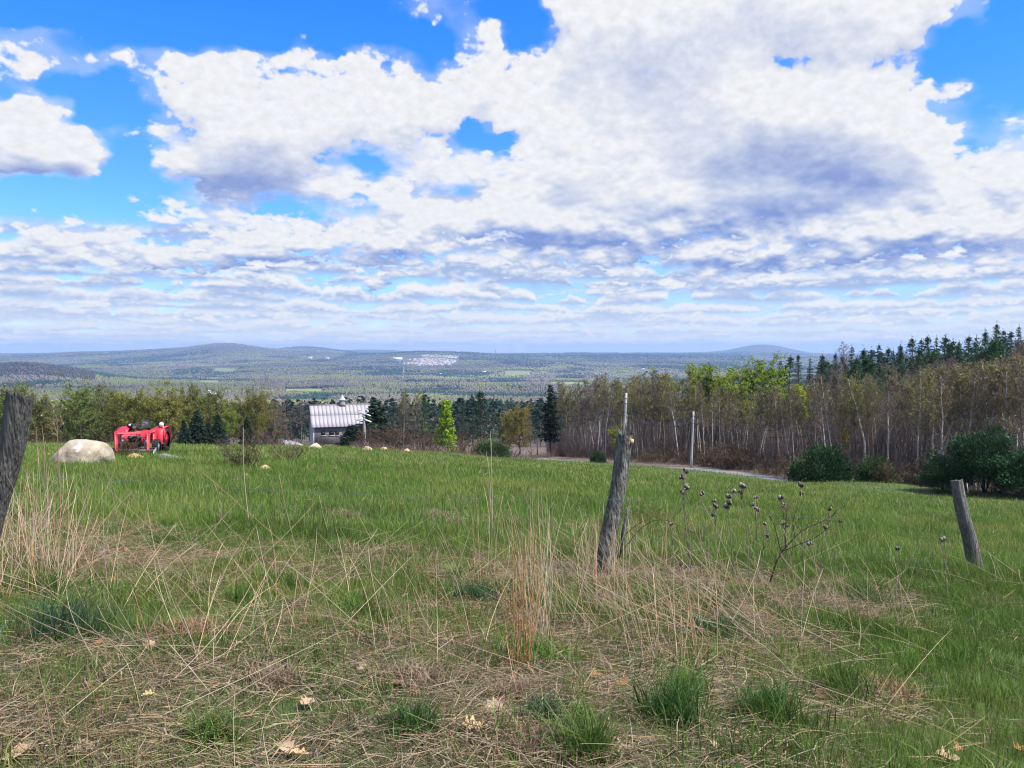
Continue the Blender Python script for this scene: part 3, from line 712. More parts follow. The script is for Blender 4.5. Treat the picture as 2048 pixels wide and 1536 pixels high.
# ---- round the barn and the middle
for (key, px, Y, top, wide, lab, col) in [
    ('densespruce2', 702, 140, 848, 2.0, 'low dark evergreen in front of the barn wall beside the utility pole', (.9, .95, .8)),
    ('densespruce0', 750, 140, 797, 1.8, 'broad dark spruce hiding the right end of the barn', (.7, .8, .7)),
    ('densespruce1', 736, 130, 832, 2.0, 'dark evergreen touching the utility pole near the barn', (.75, .85, .75)),
    ('pine0', 845, 150, 782, 1.15, 'full green pine left of the bright larch', (1.0, 1.05, .95)),
    ('pine1', 805, 165, 786, 1.0, 'green pine behind the white birches near the barn', (.9, .95, .9)),
    ('pine2', 962, 128, 775, 1.25, 'broad dark pine with bare inner limbs right of the larch', (.62, .65, .68)),
    ('pine0', 925, 150, 790, .8, 'narrow dark pine between the larch and the broad pine', (.8, .85, .85)),
    ('raggedspruce', 1101, 124, 763, 1.0, 'tall ragged dark spruce at the left end of the birch wood', (.62, .66, .66)),
    ('spruce3', 1122, 135, 792, 1.2, 'shorter dark spruce right behind the tall ragged one', (.7, .75, .75)),
    ('pine3', 1075, 140, 842, 1.2, 'small dark evergreen at the foot of the tall ragged spruce', (.7, .75, .7))]:
    plant(key, px, Y, top, wide=wide, label=lab, col=col)
plant('larch', 890, 104, 797, wide=1.0, label='bright yellow-green conical larch standing on the field edge')
for (px, top, lab) in [(797, 790, 'white-stemmed birch nearest the barn among the dark evergreens'), (808, 776, 'tall white-stemmed birch between the dark evergreens'), (824, 774, 'white-stemmed birch with pale leaf tips left of the green pine')]:
    plant('birch%d' % (px % 6), px, 132, top, label=lab, group='white birches between barn and larch', col=(1.1, 1.1, .9))
plant('budding1', 1040, 150, 800, wide=.9, label='golden budding tree behind the clearing left of the ragged spruce', col=(1.2, 1.05, .8))
plant('budding2', 1015, 170, 812, wide=.9, label='olive budding tree left of the golden one behind the clearing', col=(.95, .95, .9))
plant('greyish1', 1062, 122, 828, wide=1.2, label='bare leaning tree at the left foot of the ragged spruce', col=(.9, .85, .8))
plant('bushgreen1', 985, 106, 872, wide=1.15, label='low green bush on the field edge under the broad pine', col=(1.1, 1.1, .9))
plant('brush0', 955, 106, 874, wide=1.5, label='pale straw-coloured bush left of the low green bush', col=(2.2, 1.9, 1.3))
# ---- the birch wood along the road
BW = 'birch wood along the road'
def front(px): return np.interp(px, [1080, 1100, 1250, 1420, 1600, 1720, 1850, 2048, 2200], [121, 120, 111, 105.5, 93, 84, 74, 64, 60])
def canopy(px): return np.interp(px, [1080, 1130, 1200, 1330, 1450, 1560, 1650, 1750, 1850, 1950, 2100], [786, 766, 754, 748, 774, 786, 762, 745, 735, 722, 702])
def wood_label(px, kind, depth):
    side = 'left of the leaning pole' if px < 1245 else 'between the two roadside poles' if px < 1380 else 'right of the straight pole' if px < 1590 else 'behind the round evergreen bush' if px < 1700 else 'left of the large dark pines' if px < 1850 else 'above the large dark pines'
    return f'{kind} {side}, {depth}'
for k in range(118):
    px = 1128+(2060-1128)*((k+PR.uniform(0, 1))/118)**.95; Y = front(px)+PR.uniform(0, 9)
    plant('birch%d' % PR.integers(0, 6), px, Y, canopy(px)+PR.normal()*9+4, wide=PR.uniform(.85, 1.15), label=wood_label(px, 'slender birch with pale trunk', 'front rank'), group=BW, col=((.95, .88, .92), (1.25, 1.3, .75), (1.05, .97, .88))[PR.integers(0, 3) if px < 1600 else (0, 2, 2, 1)[PR.integers(0, 4)]])
for k in range(64):
    px = 1120+(2070-1120)*(k+PR.uniform(0, 1))/64; Y = front(px)+PR.uniform(10, 34)
    plant('greyish%d' % PR.integers(0, 3), px, Y, canopy(px)+PR.normal()*8-3, wide=PR.uniform(1.0, 1.35), label=wood_label(px, 'bare brown tree', 'inside the wood'), group='bare trees behind the birches', col=(.92, .84, .84))
for k in range(30):
    px = 1600+(2080-1600)*(k+PR.uniform(0, 1))/30; Y = front(px)+PR.uniform(34, 75)
    plant('greyish%d' % PR.integers(0, 3), px, Y, np.interp(px, [1600, 1750, 1900, 2048], [742, 725, 705, 680])+PR.normal()*6, wide=1.25, label=wood_label(px, 'bare reddish-grey tree', 'on the slope'), group='bare trees on the wooded slope', col=(.98, .88, .88))
for (px, dY, H) in [(1120, 0, 2), (1150, -1, 1.6), (1300, -2, 2.2), (1330, -1.5, 2.4), (1370, -2, 2.2), (1410, -2.5, 2.4), (1450, -2.5, 4.2), (1470, -2, 3.6), (1500, -2, 2.4), (1540, -2, 2.4), (1580, -1, 2.6), (1700, -1, 2.4), (1735, 0, 3.2), (1790, 0, 2.8), (1820, 0, 3.4), (1842, 1, 4.2), (1875, 2, 3), (2010, 4, 4)]:
    plant('brush%d' % (px % 3), px, front(px)+dY, H=H, wide=1.35, label=wood_label(px, 'bare brown roadside shrub', 'below the birches'), group='roadside shrubs under the birches', col=(1.0, .92, .82))
# yellow-green trees
LF = 'yellow-green leafing trees in the wood'
for (key, px, Y, top, wide, col, lab) in [
    ('leafing0', 1335, 122, 738, .8, (.75, .8, .9), 'pale yellow-green tree rising above the birches between the two poles'),
    ('leafing1', 1395, 122, 730, .9, (.72, .78, .9), 'yellow-green tree left of the tallest pale crown'),
    ('leafing2', 1440, 122, 728, 1.0, (.62, .75, .9), 'yellow-green tree at the left foot of the tallest pale crown'),
    ('leafing0', 1510, 118, 708, 1.15, (.72, .85, .9), 'tallest yellow-green tree with a wispy crown against the blue hill'),
    ('leafing1', 1545, 112, 735, .9, (.68, .8, .9), 'yellow-green tree just left of the dark spruce clump'),
    ('leafing2', 1475, 113, 742, .95, (.7, .76, .9), 'broad yellow-green tree in front of the tallest one'),
    ('leafing1', 1602, 112, 772, .62, (1.1, 1.1, 1), 'bright yellow-green sapling left of the two narrow spruces'),
    ('leafing2', 1640, 108, 782, .62, (1.0, 1.05, 1), 'bright yellow-green sapling below the two narrow spruces'),
    ('leafing0', 1722, 112, 768, .6, (.8, .85, 1), 'yellow-green sapling right of the two narrow spruces'),
    ('leafing0', 1232, 108, 852, .75, (.85, .85, 1), 'small bright bushy sapling beside the leaning pole'),
    ('leafing1', 1690, 92, 855, .7, (.75, .6, .9), 'low ochre-leaved sapling above the brownish bush')]:
    plant(key, px, Y, top-8, wide=wide*1.3, label=lab, group=LF, col=col)
for (px, Y, H, col, lab) in [(1305, 108, 1.5, (1.5, 1.6, .8), 'small yellow-green roadside shrub left of the straight pole'), (1196, 105.5, 2.1, None, '')]:
    if col: plant('brush1', px, Y, H=H, wide=1.6, label=lab, col=col)
    else: plant('bushgreen0', px, 106, H=2.1, wide=.75, label='small dark evergreen standing on the near side of the road', col=(.8, .85, .8))
# conifers of the slope
CS = 'conifers along the skyline of the wooded slope'
sky = [(1195, 757), (1210, 752), (1232, 752), (1258, 760), (1385, 745), (1420, 722), (1468, 730), (1560, 716), (1578, 706), (1598, 702), (1620, 712), (1644, 703), (1672, 700), (1703, 686), (1728, 690), (1742, 692), (1757, 684), (1772, 688), (1786, 694), (1800, 682), (1826, 669), (1842, 674), (1858, 664), (1872, 668), (1886, 664), (1900, 674), (1918, 678), (1936, 664), (1952, 668), (1972, 654), (1990, 640), (2004, 656), (2022, 652), (2036, 646), (2060, 640)]
for k, (px, top) in enumerate(sky):
    key = ('pine3', 'spruce2', 'pine1', 'spruce3', 'pine0')[k % 5] if px > 1650 else ('pine1', 'spruce3', 'pine0')[k % 3]
    Y = front(px)+PR.uniform(58, 95) if px > 1500 else front(px)+PR.uniform(35, 60)
    where = ('left of the leaning pole' if px < 1246 else 'between the two roadside poles' if px < 1385 else 'above the yellow-green trees' if px < 1550 else 'right of the blue flat-topped hill' if px < 1680 else 'in the middle of the rising skyline' if px < 1820 else 'in the upper part of the rising skyline' if px < 1960 else 'at the top of the rising skyline')
    plant(key, px, Y, top, wide=PR.uniform(.8, 1.5), label=f'dark {"spruce" if "spruce" in key else "pine"} {where}', group=CS, col=(.85, .92, .95))
for k in range(76):
    px = 1640+(2085-1640)*(k+PR.uniform(0, 1))/76; Y = front(px)+PR.uniform(36, 80)
    plant('pine%d' % PR.integers(0, 4), px, Y, np.interp(px, [1560, 1700, 1830, 1990, 2075], [728, 704, 688, 668, 664])+PR.uniform(-2, 42), wide=PR.uniform(1.0, 1.5), label=f'dark green pine below the skyline row, {"left of" if px < 1830 else "near"} the tallest skyline conifers', group='pines below the skyline', col=(.95, 1.1, .95))
for (key, px, dY, top, wide, col, lab) in [
    ('pine1', 1570, 30, 722, 1.1, (.5, .52, .55), 'dark shaggy pine right of the yellow-green trees'), ('spruce0', 1632, 22, 752, .95, (.7, .9, .8), 'small dark spruce left of its taller twin'), ('spruce1', 1651, 22, 735, 1.0, (.7, .9, .8), 'narrow pointed dark spruce, taller of the pair'),
    ('pine0', 1740, 30, 712, 1.15, (.9, 1.0, .7), 'full dark green pine in mid slope right of the narrow spruces'), ('pine2', 1715, 40, 708, 1.0, (.8, .9, .7), 'olive-dark pine just behind the full mid-slope one'), ('pine1', 1800, 32, 745, .9, (.9, 1.0, .7), 'green pine half buried among bare trees on the slope'),
    ('pine0', 1992, 34, 668, .95, (1.0, 1.35, .75), 'large bright green pine below the highest skyline conifers'), ('pine3', 2030, 40, 702, 1.0, (.9, 1.0, .8), 'green pine cut by the right border of the slope')]:
    plant(key, px, front(px)+dY, top, wide=wide, label=lab, col=col)
plant('greyish0', 1680, 140, 682, wide=1.0, label='leafless white-limbed tree standing above the slope skyline', col=(1.8, 1.7, 1.7))
plant('birch3', 1692, 135, 736, wide=1.0, label='bare pale tree below the white-limbed one', col=(1.4, 1.3, 1.3))
# evergreens in front of the wood
plant('bushgreen0', 1641, 76, 868, wide=.74, label='round dark green evergreen bush at the end of the road', col=(.8, .95, .85), sink=.5)
plant('bushgreen1', 1756, 70, 900, wide=.8, label='smaller dull green bush between the round bush and the big pines', col=(.85, .9, .8))
plant('brush2', 1778, 68.5, 918, wide=1.1, label='brown bare bush leaning on the dull green bush', col=(1.1, 1.0, .8))
plant('cornerpine0', 1975, 60, 838, wide=.85, label='large dark bushy pine behind the leaning right-hand post', col=(.85, 1.0, .9), group='large dark pines at the field corner')
plant('cornerpine1', 1893, 61, 905, wide=1.0, label='lower dark bushy pine left of the leaning right-hand post', col=(.8, .95, .85), group='large dark pines at the field corner')
plant('cornerpine2', 2062, 57, 862, wide=1.0, label='dark bushy pine at the far right of the field corner', col=(.85, 1.0, .9), group='large dark pines at the field corner')

# ---- undergrowth and the massed far woods (nobody could count these)
def undergrowth():
    rng = np.random.default_rng(55); mb = MB(); n = 15000
    px = rng.uniform(1095, 2110, n); Y = front(px)+rng.uniform(.3, 1, n)**2*70*rng.uniform(0, 1, n)+.5
    x = ux(px)*Y; z = zt(x, Y); h = rng.uniform(.5, 5.5, n)**1.0; h[Y-front(px) < 6] *= .4
    P0 = np.stack([x, Y, z], 1); P1 = P0+np.stack([rng.normal(size=n)*.16*h, rng.normal(size=n)*.16*h, h], 1)
    mb.strips(P0, P1, .075, .02, rng, jitcol(rng, (.150, .124, .114), n, .4))
    for k in range(3):
        t = rng.uniform(.3, 1, (n, 1)); b = P0+(P1-P0)*t; d = rng.normal(size=(n, 3)); d[:, 2] = np.abs(d[:, 2])+.4
        e = b+d*h[:, None]*.16; mb.strips(b, e, .04, .012, rng, jitcol(rng, (.160, .130, .118), n, .4))
    # bramble and litter at the field edge on both sides
    n = 9000; px = rng.uniform(700, 2100, n)
    edge = np.interp(px, [640, 860, 1050, 1120, 1250, 1420, 1600, 1720, 1850, 2048, 2200], [74, 92, 110, 118, 107.5, 101, 90, 81, 70, 58, 54])
    Y = edge+rng.uniform(0, 5, n); x = ux(px)*Y; P0 = np.stack([x, Y, zt(x, Y)], 1); h = rng.uniform(.25, .95, n)
    P1 = P0+np.stack([rng.normal(size=n)*.5*h, rng.normal(size=n)*.5*h, h], 1); mb.strips(P0, P1, .045, .015, rng, jitcol(rng, (.17, .125, .09), n, .4))
    o = mb.build('undergrowth', M['foliage']); tag(o, kind='stuff', label='tangled brown undergrowth beneath the birch wood', cat='undergrowth')
undergrowth()

def ico():
    t = (1+5**.5)/2
    v = np.array([(-1, t, 0), (1, t, 0), (-1, -t, 0), (1, -t, 0), (0, -1, t), (0, 1, t), (0, -1, -t), (0, 1, -t), (t, 0, -1), (t, 0, 1), (-t, 0, -1), (-t, 0, 1)], 'f8'); v /= np.linalg.norm(v[0])
    f = np.array([(0, 11, 5), (0, 5, 1), (0, 1, 7), (0, 7, 10), (0, 10, 11), (1, 5, 9), (5, 11, 4), (11, 10, 2), (10, 7, 6), (7, 1, 8), (3, 9, 4), (3, 4, 2), (3, 2, 6), (3, 6, 8), (3, 8, 9), (4, 9, 5), (2, 4, 11), (6, 2, 10), (8, 6, 7), (9, 8, 1)])
    return v, f
def subdiv(v, f):
    e = {}; v = list(map(np.asarray, v)); nf = []
    def mid(a, b):
        k = (min(a, b), max(a, b))
        if k not in e: m = v[a]+v[b]; e[k] = len(v); v.append(m/np.linalg.norm(m))
        return e[k]
    for a, b, c in f: x, y, z = mid(a, b), mid(b, c), mid(c, a); nf += [(a, x, z), (x, b, y), (z, y, c), (x, y, z)]
    return np.array(v), np.array(nf)
MEADOWS = []   # (px0, px1, Y0, Y1)
def far_forest():
    rng = np.random.default_rng(77); n = 190000
    Y = np.exp(rng.uniform(math.log(1050), math.log(13500), n)); px = rng.uniform(-260, 2300, n); x = ux(px)*Y
    keep = np.ones(n, bool)
    for (a, b, c, d) in MEADOWS: keep &= ~((px > a) & (px < b) & (Y > c) & (Y < d))
    Y, px, x = Y[keep], px[keep], x[keep]; n = len(Y); z = zt(x, Y)
    v, f = ico(); p1 = vnoise(x/900, Y/1500, 61); p2 = vnoise(x/340, Y/600, 62); p3 = vnoise(x/160, Y/260, 63); q = rng.normal(size=n)*.22
    kind = np.where(p1*1.0+p2*.9+p3*.6+q*.6 > .26, 1, np.where(p1*.3-p2*1.0+p3*.7+q > .22, 2, np.where(p3-p2*.6+q > .36, 3, 0)))
    hillside = np.exp(-((px-450)/200)**2)*sm(8500, 9500, Y); kind = np.where((hillside > .3) & (rng.uniform(0, 1, n) < .75), 0, kind)
    kind = np.where((Y > 8200) & (px > 690) & (px < 1500) & (rng.uniform(0, 1, n) < .8), 1, kind)
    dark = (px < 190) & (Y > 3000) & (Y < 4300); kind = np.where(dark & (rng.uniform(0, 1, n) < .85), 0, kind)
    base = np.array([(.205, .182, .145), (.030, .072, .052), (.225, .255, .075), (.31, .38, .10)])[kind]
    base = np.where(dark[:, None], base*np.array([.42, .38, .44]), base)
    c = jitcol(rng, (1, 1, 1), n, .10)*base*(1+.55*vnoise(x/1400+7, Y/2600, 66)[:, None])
    w = np.maximum(6.5, Y*.0021)*rng.uniform(.7, 1.35, n)*np.where(kind == 1, .7, 1); h = rng.uniform(10, 17, n)*np.where(kind == 1, 1.15, .95)
    S = np.stack([w*.5, w*.5, h*.42], 1)
    Vv = v[None]*S[:, None]*rng.uniform(.75, 1.25, (n, 12, 1))
    Vv[:, :, 0] *= np.where(kind == 1, 1, 1)[:, None]*(1-np.where(kind == 1, .55, .0)[:, None]*(v[None, :, 2] > .3))
    Vv += np.stack([x, Y, z+h*.45], 1)[:, None]
    F = (f[None]+np.arange(n)[:, None, None]*12).reshape(-1, 3)
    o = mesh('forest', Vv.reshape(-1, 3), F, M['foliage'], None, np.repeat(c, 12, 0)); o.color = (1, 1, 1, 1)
    tag(o, kind='stuff', label='spring woods covering the far valley and hills', cat='forest')
def mid_forest():
    """the dark band of pines below the valley, and the mixed wood behind the barn"""
    rng = np.random.default_rng(78); mb = MB(); n = 2300
    px = rng.uniform(-150, 2250, n); Y = np.exp(rng.uniform(math.log(250), math.log(1080), n)); x = ux(px)*Y; z = zt(x, Y)
    pn = vnoise(x/60, Y/110, 64)+.5*vnoise(x/25, Y/40, 65); con = (pn+rng.normal(size=n)*.25+np.interp(px, [0, 450, 600, 1250], [-.25, -.1, .45, .35])+sm(350, 600, Y)*.25) > .12
    tops = []
    for i in range(n):
        H = rng.uniform(11, 17) if con[i] else rng.uniform(9, 13)
        # keep the crest of this wood where the photograph shows it
        lim = ppx(px[i], np.interp(px[i], [0, 300, 480, 560, 700, 830, 1000, 1150, 1400], [800, 800, 800, 797, 783, 770, 766, 772, 770])+rng.uniform(0, 7), Y[i])[2]-z[i]
        H = min(H, lim)
        if H < 5: continue
        far = Y[i] > 520; m = (26 if far else 70); sz = .9+Y[i]*.0012
        if con[i]:
            t = rng.uniform(0, 1, m)**.8; a = rng.uniform(0, 2*pi, m); r = H*.20*(1-t)**.7*rng.uniform(.5, 1.1, m)+.2
            P = np.stack([x[i]+np.cos(a)*r, Y[i]+np.sin(a)*r, z[i]+H*(.12+.86*t)], 1); D = np.stack([np.cos(a), np.sin(a), .2+0*a], 1)
            mb.leaves(P, sz*1.5, rng, jitcol(rng, (.028, .052, .036), m, .4), .5, D, hang=.1)
        else:
            d = rng.normal(size=(m, 3)); d /= np.linalg.norm(d, axis=1)[:, None]; r = rng.uniform(.5, 1, (m, 1))
            P = np.array([x[i], Y[i], z[i]+H*.58])+d*r*np.array([H*.28, H*.28, H*.40])
            cc = [(.10, .078, .066), (.115, .115, .045), (.095, .07, .06)][rng.integers(0, 3)]
            mb.leaves(P, sz*1.1, rng, jitcol(rng, cc, m, .35), .6)
        mb.tube([(x[i], Y[i], z[i]-.5), (x[i], Y[i], z[i]+H*.8)], [.2, .07], 3, (.10, .085, .075), False)
    o = mb.build('woods', M['foliage']); tag(o, kind='stuff', label='dark band of pines and bare trees below the open valley', cat='woods')

# ---- valley details: meadows, quarry, houses, mast
def patch(name, px0, px1, Y0, Y1, col, label):
    MEADOWS.append((px0-(4 if px1-px0 > 9 else 0), px1+(4 if px1-px0 > 9 else 0), Y0*.985, Y1*1.015))
    a = np.linspace(px0, px1, 12); b = np.linspace(Y0, Y1, 12); rng = np.random.default_rng(int(px0))
    A, B = np.meshgrid(a, b); edge = np.zeros_like(A); B = B+(vnoise(A/9, B/60, 5)*(Y1-Y0)*.12)
    X = ux(A)*B; Z = zt(X.ravel(), B.ravel()).reshape(X.shape)+1.2; n = 12
    i = np.arange(n-1)[:, None]*n; j = np.arange(n-1)[None]; Q = np.stack([i+j, i+j+1, i+n+j+1, i+n+j], -1).reshape(-1, 4)
    tag(mesh(name, np.stack([X, B, Z], -1).reshape(-1, 3), Q, M['ground'], None, np.array(col)), kind='structure')
patch('field', 572, 642, 2350, 2700, (.16, .24, .06), '')
patch('field', 1100, 1165, 3000, 3500, (.19, .26, .07), '')
patch('field', 1180, 1240, 2500, 2800, (.22, .20, .11), '')
patch('field', 400, 436, 3200, 3700, (.17, .21, .08), '')
patch('field', 806, 808.4, 3600, 7000, (.24, .17, .12), '')
patch('field', 1010, 1060, 4700, 5200, (.17, .20, .09), '')
patch('field', 430, 470, 5200, 5700, (.15, .19, .08), '')
MEADOWS.append((806, 918, 6350, 7900))
far_forest(); mid_forest()
def quarry():
    rng = np.random.default_rng(5); e = thing('granite_quarry', 'white terraced granite quarry on the far valley side', 'quarry', tuple(at(862, 6900)))
    ox, oy, oz = e.location
    for k in range(8):
        mb = MB(); Y = 6380+k*195
        a0 = 812+rng.uniform(-8, 22)*(k < 5)+k*.8; a1 = 917-rng.uniform(0, 12)*(k % 3)-(7-k)*1.5
        if k >= 6: a0 = 850+rng.uniform(-8, 8)
        for q in np.arange(a0, a1, 3.4):
            if rng.uniform() < .05: continue
            p = at(q, Y); wd = 3.6/FPX*Y*rng.uniform(.8, 1.5); hh = rng.uniform(5, 12)
            g = rng.uniform(.38, .62); cc = np.array([g, g*.96, g*.93]) if rng.uniform() < .9 else np.array([.5, .30, .20])
            mb.box((p[0]-ox, p[1]-oy, p[2]-oz), (wd, rng.uniform(20, 60), hh*2), None, cc*.9)
        mb.build('ledge', M['granite'], e)
quarry()
def house(px, py, Y, w, h, col, roof, label, rz=.2, roofh=None):
    p = ppx(px, py, Y); z0 = float(zt(p[0], p[1])); e = thing('valley_house', label, 'house', (p[0], p[1], p[2]-h), rz, 'small pale houses in the valley')
    d = w*.7; mb = MB(); mb.box((0, 0, h/2-4), (w, d, h+8), None, col); mb.build('wall', M['house'], e)
    rh = roofh or w*.3; o = w*.06
    V = [(-w/2-o, -d/2-o, h), (w/2+o, -d/2-o, h), (w/2+o, d/2+o, h), (-w/2-o, d/2+o, h), (-w/2-o, 0, h+rh), (w/2+o, 0, h+rh)]
    MB().add(V, [(0, 1, 5, 4), (2, 3, 4, 5), (0, 3, 2, 1)], [(0, 4, 3), (1, 2, 5)], roof).build('roof', M['house'], e)
for (px, py, Y, w, h, col, roof, lab) in [
    (418, 783, 1900, 10, 4.5, (.8, .8, .8), (.7, .7, .72), 'white house glimpsed over the golden trees behind the tractor'),
    (428, 788, 1850, 9, 4, (.75, .75, .78), (.6, .6, .62), 'lower white house beside the one over the golden trees'),
    (747, 764, 3600, 22, 8, (.8, .8, .8), (.6, .6, .6), 'tiny white house on the valley floor above the barn roof'),
    (795, 719.5, 7000, 75, 12, (.75, .75, .78), (.5, .5, .52), 'long white building at the left end of the quarry'),
    (908, 757, 4200, 26, 9, (.85, .85, .85), (.7, .6, .55), 'white house on the valley floor below the quarry'),
    (925, 760, 4100, 20, 7, (.7, .68, .66), (.5, .45, .42), 'dull house right of the white one below the quarry'),
    (880, 748, 4900, 18, 8, (.8, .8, .8), (.65, .65, .65), 'pale house in the trees under the quarry'),
    (968, 745, 5100, 34, 9, (.55, .65, .62), (.6, .7, .66), 'pale green-roofed building right of the quarry'),
    (1018, 744, 5200, 22, 8, (.8, .8, .8), (.6, .6, .6), 'pale house far right of the quarry'),
    (1285, 739, 5600, 26, 9, (.8, .8, .8), (.6, .6, .6), 'small white house on the ridge above the leaning pole'),
    (620, 716, 7600, 40, 10, (.8, .8, .8), (.55, .55, .55), 'white farmhouse high on the far slope under the second hill'),
    (655, 717, 7600, 34, 9, (.7, .7, .7), (.55, .5, .5), 'greyish building right of the white farmhouse on the far slope')]:
    house(px, py, Y, w, h, col, roof, lab)
def mast():
    p = at(991, 8700); top = ppx(991, 699.5, 8700)[2]; h = top-p[2]; e = thing('radio_mast', 'thin radio mast on the dark ridge right of the quarry', 'mast', tuple(p))
    mb = MB(); mb.tube([(0, 0, -5), (0, 0, h)], [2.2, 1.4], 4, (.1, .1, .11)); mb.build('lattice_tower', M['house'], e)
    mb = MB(); mb.box((0, 0, h*.9), (9, 9, 7), None, (.12, .12, .13), .8); mb.box((0, 0, h*.72), (8, 8, 3), None, (.12, .12, .13), .6); mb.build('antenna', M['house'], e)
mast()

# ------------------------------------------------------------------ barn
def barn():
    Y = 200.; rz = .33; a = ppx(620.5, 812, Y); zb = at(680, Y)[2]-1.0
    e = thing('barn', 'weathered barn with a pale metal roof and a small cupola', 'barn', (a[0], a[1], zb), rz)
    W = 15.2; hr = a[2]-zb; he = ppx(626, 853, 195)[2]-zb; run = 6.2        # ridge along +x, front eave towards the camera
    mb = MB(); mb.box((W/2+.25, -run+.55, he/2-.4), (W-.5, .3, he+.6)); mb.build('wall', M['board'], e)
    mb = MB(); mb.box((W/2+.25, run-.55, he/2-.4), (W-.5, .3, he+.6)); mb.build('wall', M['board'], e)
    for x, nm, gm in ((.35, 'gable_wall', 'whiteboard'), (W-.35, 'gable_wall', 'board')):
        V = []; pts = [(-run+.4, -1), (run-.4, -1), (run-.4, he-.05), (0, hr-.25), (-run+.4, he-.05)]
        for dx in (-.12, .12): V += [(x+dx, y, z) for y, z in pts]
        Q = [(k, (k+1) % 5, 5+(k+1) % 5, 5+k) for k in range(5)]
        MB().add(V, Q+[(0, 1, 2, 4), (5, 9, 7, 6)], [(2, 3, 4), (7, 9, 8)]).build(nm, M[gm], e)
    for s in (-1, 1):
        mb = MB()
        for (t0, t1, off) in ((0, .49, .05), (.485, 1.03, 0)):
            n = 16
            for k in range(n):
                x0, x1 = -.25+(W+.5)*k/n, -.25+(W+.5)*(k+1)/n; up = off
                A = np.array([0, hr]); B = np.array([s*run*1.0, he-.1]); d = B-A; nn = np.array([d[1]*-s, s*d[0]])*1.0; nn = nn/np.linalg.norm(nn)*np.sign(nn[1] or 1)
                p0 = A+d*t0+nn*(.12+up); p1 = A+d*t1+nn*(.12+up); g = .97+.06*RNG.uniform()
                mb.box(((x0+x1)/2, (p0[0]+p1[0])/2, (p0[1]+p1[1])/2), (x1-x0-.002, np.linalg.norm(p1-p0), .05), [[1, 0, 0], [0, d[0]/np.linalg.norm(d), -d[1]/np.linalg.norm(d)*1], [0, d[1]/np.linalg.norm(d), d[0]/np.linalg.norm(d)]], (g, g, g))
        mb.build('roof', M['roof'], e)
    mb = MB(); mb.box((W/2, 0, hr+.22), (W+.5, .5, .14)); rf = mb.build('ridge_cap', M['roof'], e)
    for (px, w) in ((641, 1.0), (657.5, 1.2), (668, .9)):
        x = (px-620.5)/FPX*Y; z = he-1.75
        mb = MB(); mb.box((x, -run+.375, z), (w, .08, 1.0)); wi = mb.build('window', M['dark'], e)
        mb = MB(); mb.box((x, -run+.35, z-.6), (w+.3, .16, .12)); mb.build('sill', M['whiteboard'], wi)
    cx = (684-620.5)/FPX*Y; zz = hr-.5
    mb = MB(); mb.box((cx, 0, zz+.9), (1.45, 1.45, 1.8)); cu = mb.build('cupola', M['board'], e)
    rings = [(.98, 1.8), (.80, 1.98), (.50, 2.35), (.28, 2.85), (.03, 3.3)]; V = []; Q = []
    for r, z in rings: V += [(cx+sx*r, sy*r, zz+z) for sx, sy in ((-1, -1), (1, -1), (1, 1), (-1, 1))]
    for k in range(len(rings)-1): Q += [(k*4+q, k*4+(q+1) % 4, k*4+4+(q+1) % 4, k*4+4+q) for q in range(4)]
    MB().add(V, Q+[(3, 2, 1, 0)]).build('cupola_roof', M['roof'], cu)
    mb = MB()
    for k in range(5): mb.box((cx, -.75, zz+.75+k*.2), (1.1, .06, .09), [[1, 0, 0], [0, .8, -.6], [0, .6, .8]])
    mb.build('louvre', M['whiteboard'], cu)
barn()

# ------------------------------------------------------------------ utility poles and lines
POLE_TOP = []
def pole(px0, px1, top, Y, lab, arms, r=.17):
    b = at(px0, Y); t = ppx(px1, top, Y); e = thing('utility_pole', lab, 'utility pole', tuple(b), 0, 'utility poles along the road')
    d = t-b; mb = MB(); n = np.linspace(0, 1, 6)[:, None]; mb.tube(d*n+np.array([0, 0, -.5])*(n == 0), r*(1.25-.4*n[:, 0]), 10); mb.build('pole_shaft', M['pole'], e, True)
    mb = MB()
    for (t_, s, k) in arms:
        c = d*t_; mb.tube([c+(s*.1, -.15, -.12), c+(s*.35, -.2, .1), c+(s*.6, -.2, .34)], [.05, .05, .05], 6); mb.tube([c+(s*.6, -.2, .3), c+(s*.6, -.2, .6)], [.12, .09], 8)
        if k: mb.tube([c+(s*.1, -.1, -.8), c+(s*1.1, -.1, -1.15)], [.12, .10], 8); mb.tube([c+(s*.1, -.1, .1), c+(s*1.0, -.1, -.25)], [.10, .08], 8)
    if arms: mb.build('insulator', M['porcelain'], e)
    mb = MB()
    for t_ in (.93, .86): mb.tube([d*t_-np.array([0, 0, .05]), d*t_+np.array([0, 0, .05])], [r*1.25]*2, 8)
    mb.build('strap', M['steel'], e); POLE_TOP.append((t, d, b))
pole(728, 728, 823, 118, 'short pale utility pole with white insulators beside the barn', [(.97, -1, 1), (.93, 1, 1)], .20)
pole(1246, 1252.5, 786, 106, 'leaning grey utility pole rising behind the middle fence post', [], .19)
pole(1384, 1387, 823, 101, 'straight pale utility pole right of the leaning one', [], .135)
def cable(lab, pts, sag, r=.022):
    mb = MB()
    for a, b in zip(pts[:-1], pts[1:]):
        a, b = np.array(a), np.array(b); t = np.linspace(0, 1, 24)[:, None]; mb.tube(a+(b-a)*t-np.array([0, 0, 1])*sag*4*t*(1-t), [r]*24, 4, None, False)
    o = mb.build('power_line', M['cable']); tag(o, lab, 'power line', 'overhead lines between the utility poles')
t0, t1, t2 = [p[0] for p in POLE_TOP]
off = ppx(1890, 880, 92)
cable('upper overhead line strung between the roadside poles', [t0-np.array([0, .3, 1.1]), ppx(1247, 822, 105.7), ppx(1386, 832, 100.7), ppx(1600, 856, 96), ppx(2150, 905, 88)], .9)
